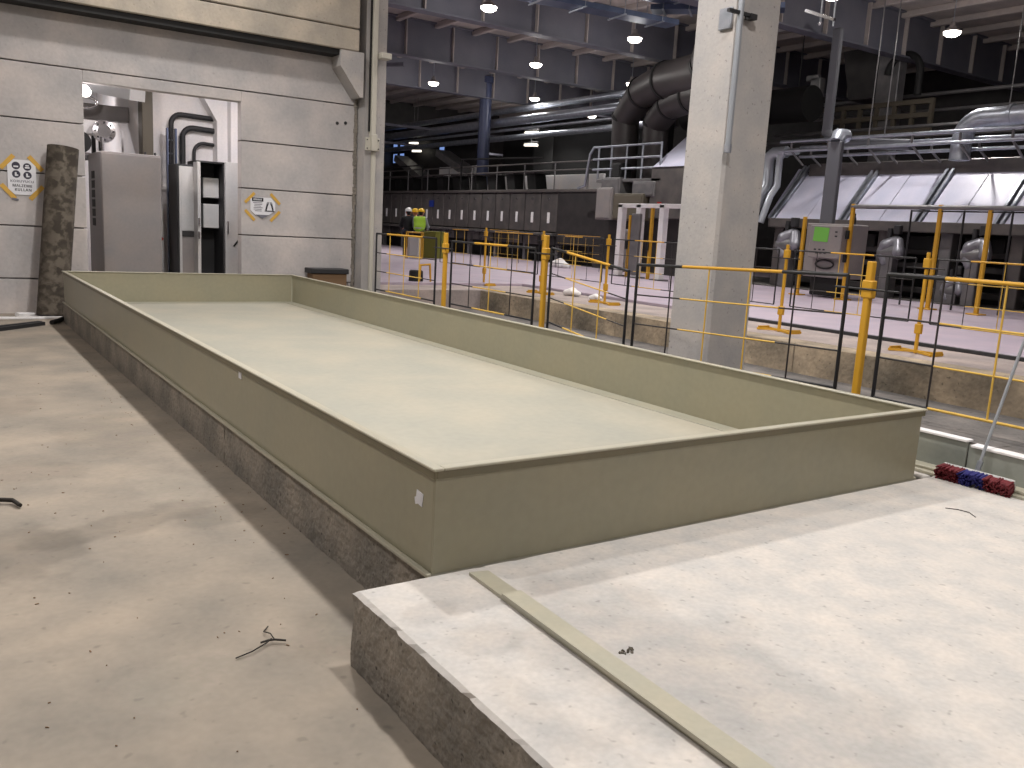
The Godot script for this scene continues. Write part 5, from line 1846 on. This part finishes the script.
	box(ms, head + Vector3(0, -0.068, -0.10), Vector3(0.045, 0.008, 0.012))
	var mm := MeshInstance3D.new()
	mm.name = "mouth"
	mm.mesh = ms.commit()
	mm.material_override = mats.red
	t.add_child(mm, true)

func build_people() -> void:
	person(Vector3(13.75, 0.46, -27.3), -0.35, 0.06, "worker in dark jacket and white helmet, leftmost of the three workers", "helmetwhite", "jacket", false, "trousers")
	person(Vector3(13.98, 0.46, -26.85), -0.75, 0.16, "worker in lime hi-vis vest and yellow helmet, seen from behind beside the bin", "helmetyellow", "shirt", true, "jacket")
	person(Vector3(14.35, 0.46, -27.9), 2.6, 0.10, "worker in yellow helmet half hidden between the other two workers", "helmetyellow", "jacket", false, "trousers")
	var s := S()
	var b := thing("waste_bin", Vector3(14.2, 0.46, -26.1), "olive green waste bin on the floor right of the workers", "bin")
	prism(s, PackedVector2Array([Vector2(-0.3, 0), Vector2(0.3, 0), Vector2(0.34, 0.95), Vector2(-0.34, 0.95)]), 0.6, Transform3D(Basis(Vector3.UP, 0.5), b.position))
	obj("body", s, mats.olive, b)
	s = S()
	cham(s, b.position + Vector3(0, 0.97, 0), Vector3(0.72, 0.05, 0.64), 0.01, Basis(Vector3.UP, 0.5))
	obj("rim", s, mats.olive, b)
	# sack on a yellow stand
	var k := thing("sack_stand", Vector3(12.95, 0.46, -25.2), "whitish checked sack hanging in a yellow stand before the workers", "sack")
	var bs := Basis(Vector3.UP, -0.6)
	s = S()
	cham(s, k.position + Vector3(0, 0.42, 0), Vector3(0.46, 0.78, 0.42), 0.08, bs)
	obj("sack", s, mats.lightbox, k)
	for e in [[-0.27, -0.24], [0.27, -0.24], [-0.27, 0.24], [0.27, 0.24]]:
		s = S()
		tube(s, [k.position + bs * Vector3(e[0], 0, e[1]), k.position + bs * Vector3(e[0], 0.95, e[1])], 0.025, 8)
		obj("leg", s, mats.yellow, k)
	s = S()
	for e in [[Vector3(-0.27, 0.93, -0.24), Vector3(0.27, 0.93, -0.24)], [Vector3(-0.27, 0.93, 0.24), Vector3(0.27, 0.93, 0.24)], [Vector3(-0.27, 0.93, -0.24), Vector3(-0.27, 0.93, 0.24)], [Vector3(0.27, 0.93, -0.24), Vector3(0.27, 0.93, 0.24)]]:
		tube(s, [k.position + bs * e[0], k.position + bs * e[1]], 0.025, 8)
	obj("top_frame", s, mats.yellow, k)

# ---------------------------------------------------------------- small things
func build_small() -> void:
	# broom
	var b := thing("push_broom", Vector3(3.63, 0.312, 0.27), "push broom with wine-red and blue bristles leaning at the right edge", "broom")
	var d := Vector3(0.02, 0, 1).normalized()
	var bs := Basis(Vector3.UP.cross(d).normalized(), Vector3.UP, d)
	var c := Vector3(3.56, 0.375, 0.275)
	var s := S()
	var bd := Vector3(-0.97, -0.243, 0.0)
	var bt := Basis(bd, Vector3(-0.243, 0.97, 0).normalized(), Vector3.BACK).orthonormalized()
	c = Vector3(3.625, 0.375, 0.275)
	cham(s, c + bd * -0.012, Vector3(0.024, 0.066, 0.44), 0.006, bt)
	obj("head_block", s, mats.lightbox, b)
	rng.seed = 17
	var parts := [[-0.22, -0.075, "bristlered"], [-0.075, 0.075, "bristleblue"], [0.075, 0.22, "bristlered"]]
	for p in parts:
		s = S()
		for i in 110:
			var z := rng.randf_range(p[0], p[1])
			var y := rng.randf_range(-0.032, 0.032)
			var a0 := c + bt * Vector3(0.0, y, z)
			var a1 := c + bt * Vector3(rng.randf_range(0.072, 0.088), y * 1.25, z * 1.05 + rng.randf_range(-0.005, 0.005))
			a1.y = maxf(a1.y, 0.32)
			tube(s, [a0, a1], 0.007, 4, true, 0.006)
		cham(s, c + bt * Vector3(0.028, 0.0, (p[0] + p[1]) / 2), Vector3(0.055, 0.066, p[1] - p[0] - 0.004), 0.008, bt)
		obj("bristles", s, mats[p[2]], b)
	s = S()
	var h0 := c + Vector3(0.02, 0.01, -0.02)
	var h1 := Vector3(3.93, 1.56, 0.345)
	tube(s, [h0, h1], 0.0095, 12)
	obj("handle", s, mats.pipe, b)
	s = S()
	tube(s, [h0 - Vector3(0, 0.02, 0), h0.lerp(h1, 0.07)], 0.017, 12)
	obj("socket", s, mats.galv, b)
	# bars on the floor by the left wall
	var bl := ["long dark steel bar lying on the floor at the far left, nearer one", "long dark steel bar lying on the floor at the far left, further one"]
	var i := 0
	for e in [[Vector3(-1.35, 0.025, -9.9), Vector3(-0.30, 0.025, -10.95)], [Vector3(-1.35, 0.025, -10.12), Vector3(-0.33, 0.025, -11.05)]]:
		s = S()
		bar(s, e[0], e[1], 0.06, 0.05)
		tag(obj("steel_bar", s, mats.darkgrey), bl[i], "bar", "dark bars on the floor")
		i += 1
	s = S()
	tube(s, [Vector3(-0.19, 0.03, -11.0), Vector3(-0.08, 0.04, -11.15), Vector3(0.0, 0.05, -11.32), Vector3(0.12, 0.05, -11.4)], 0.035, 8)
	tag(obj("hose_piece", s, mats.rubber), "short black hose piece at the basin's far left corner", "hose")
	s = S()
	chamspan(s, Vector3(-3, 0, -11.75), Vector3(0.1, 0.035, -11.68), 0.006)
	tag(obj("floor_lath", s, mats.white), "thin white lath lying along the foot of the wall", "lath")
	s = S()
	rough_slab(s, Rect2(-0.55, -12.2, 0.35, 0.12), 0.0, 0.05, 5, 0.02, 0.01)
	tag(obj("plaster_lump", s, mats.white), "white crumbled plaster lump on the floor left of the tube", "lump")
	# twisted wires
	var wires := [
		[[Vector3(-0.72, 0.008, -0.243), Vector3(-0.65, 0.012, -0.26), Vector3(-0.58, 0.014, -0.30), Vector3(-0.555, 0.02, -0.315)], 0.005, "thin dark tie wire on the left floor, straight tail of a tangle"],
		[[Vector3(-0.60, 0.012, -0.315), Vector3(-0.57, 0.018, -0.31), Vector3(-0.545, 0.02, -0.30), Vector3(-0.505, 0.014, -0.285)], 0.008, "thick dark twisted wire on the left floor in front of the plinth"],
		[[Vector3(-0.545, 0.018, -0.31), Vector3(-0.545, 0.02, -0.36), Vector3(-0.56, 0.014, -0.40), Vector3(-0.525, 0.008, -0.45)], 0.004, "thin curled dark wire on the left floor, top of a tangle"],
		[[Vector3(-1.42, 0.02, -2.72), Vector3(-1.36, 0.03, -2.62), Vector3(-1.30, 0.025, -2.6), Vector3(-1.27, 0.02, -2.5)], 0.02, "dark tangled scrap on the floor at the left edge"],
		[[Vector3(2.985, 0.318, 0.62), Vector3(3.03, 0.32, 0.56), Vector3(3.02, 0.32, 0.50), Vector3(2.985, 0.318, 0.45)], 0.004, "small curled wire lying on the slab near the broom"]]
	for w in wires:
		s = S()
		tube(s, w[0], w[1] * 0.6, 6)
		tag(obj("scrap_wire", s, mats.twig), w[2], "wire", "scrap wires on the concrete")
	# lump of dirt on the slab
	s = S()
	rng.seed = 3
	for k in 14: cham(s, Vector3(0.27 + rng.randf_range(-0.03, 0.03), 0.318, 0.885 + rng.randf_range(-0.02, 0.02)), Vector3(0.014, 0.006, 0.012) * rng.randf_range(0.5, 1.2), 0.004, Basis(Vector3(rng.randf(), 1, rng.randf()).normalized(), rng.randf() * 6))
	tag(obj("dirt_lump", s, mats.beige), "crumbly brown lump of dirt on the slab beside the strips", "dirt", "", "stuff")
	# grit scattered on the floor
	s = S()
	rng.seed = 8
	for k in 240:
		var p := Vector3(rng.randf_range(-2.2, -0.3), 0.003, rng.randf_range(-8, 1.6))
		if rng.randf() < 0.4: p.x = rng.randf_range(-0.35, -0.02)
		cham(s, p, Vector3(rng.randf_range(0.004, 0.016), 0.004, rng.randf_range(0.003, 0.006)), 0.001, Basis(Vector3.UP, rng.randf() * 6))
	for k in 70:
		var p := Vector3(rng.randf_range(0.0, 3.5), 0.314, rng.randf_range(0.15, 2.2))
		cham(s, p, Vector3(rng.randf_range(0.003, 0.008), 0.003, rng.randf_range(0.002, 0.004)), 0.0005, Basis(Vector3.UP, rng.randf() * 6))
	tag(obj("floor_grit", s, mats.wood), "dark grit and chips scattered over the concrete floor and slab", "grit", "", "stuff")
	# box behind the basin by the column
	var t := thing("wooden_crate", Vector3(4.46, 0, -12.2), "low wooden crate with a dark lid at the wall beside the corbelled column", "crate")
	s = S()
	chamspan(s, Vector3(4.14, 0, -12.42), Vector3(4.80, 0.72, -12.15), 0.01)
	obj("box", s, mats.wood, t)
	s = S()
	chamspan(s, Vector3(4.10, 0.72, -12.46), Vector3(4.83, 0.81, -12.12), 0.01)
	obj("lid", s, mats.darkgrey, t)
	# capped stub with yellow hoop on the pink floor
	t = thing("pipe_stub", Vector3(7.3, 0.46, -14.2), "short black pipe stub with a yellow hoop standing on the pink floor", "stub")
	s = S()
	lathe(s, [Vector2(0.16, 0), Vector2(0.15, 0.22), Vector2(0.13, 0.24), Vector2(0, 0.24)], 16, Transform3D(Basis(), t.position))
	obj("stub", s, mats.dark, t)
	s = S()
	tube(s, [t.position + Vector3(0.0, 0.0, 0.16), t.position + Vector3(0.02, 0.36, 0.16), t.position + Vector3(0.25, 0.38, 0.16), t.position + Vector3(0.28, 0.0, 0.16)], 0.022, 8)
	obj("hoop", s, mats.yellow, t)
	# white plastic sheets on the hall floor
	i = 0
	var rl := ["crumpled white plastic sheet far across the pink floor before the dark machine", "crumpled white plastic sheet at the pit edge, larger of two", "crumpled white plastic sheet at the pit edge, smaller of two"]
	for e in [[Vector3(16.8, 0.5, -21.6), 0.34], [Vector3(9.5, 0.44, -11.4), 0.17], [Vector3(9.3, 0.44, -10.4), 0.12]]:
		var p := thing("plastic_sheet", e[0], rl[i], "sheet", "crumpled sheets on the hall floor")
		var r: float = e[1]
		skin_obj("crumple", [[Vector3(-r * 0.3, r * 0.1, -r), Vector3(0, r * 0.3, 0), r * 0.35, r * 0.55], [Vector3(0, r * 0.25, r * 0.1), Vector3(r * 0.2, 0.02, r), r * 0.45, r * 0.3], [Vector3(r * 0.5, 0.05, -r * 0.3), Vector3(-r * 0.4, 0.05, r * 0.5), r * 0.3, r * 0.3]], r * 0.12, r * 0.2, mats.white, p)
		i += 1
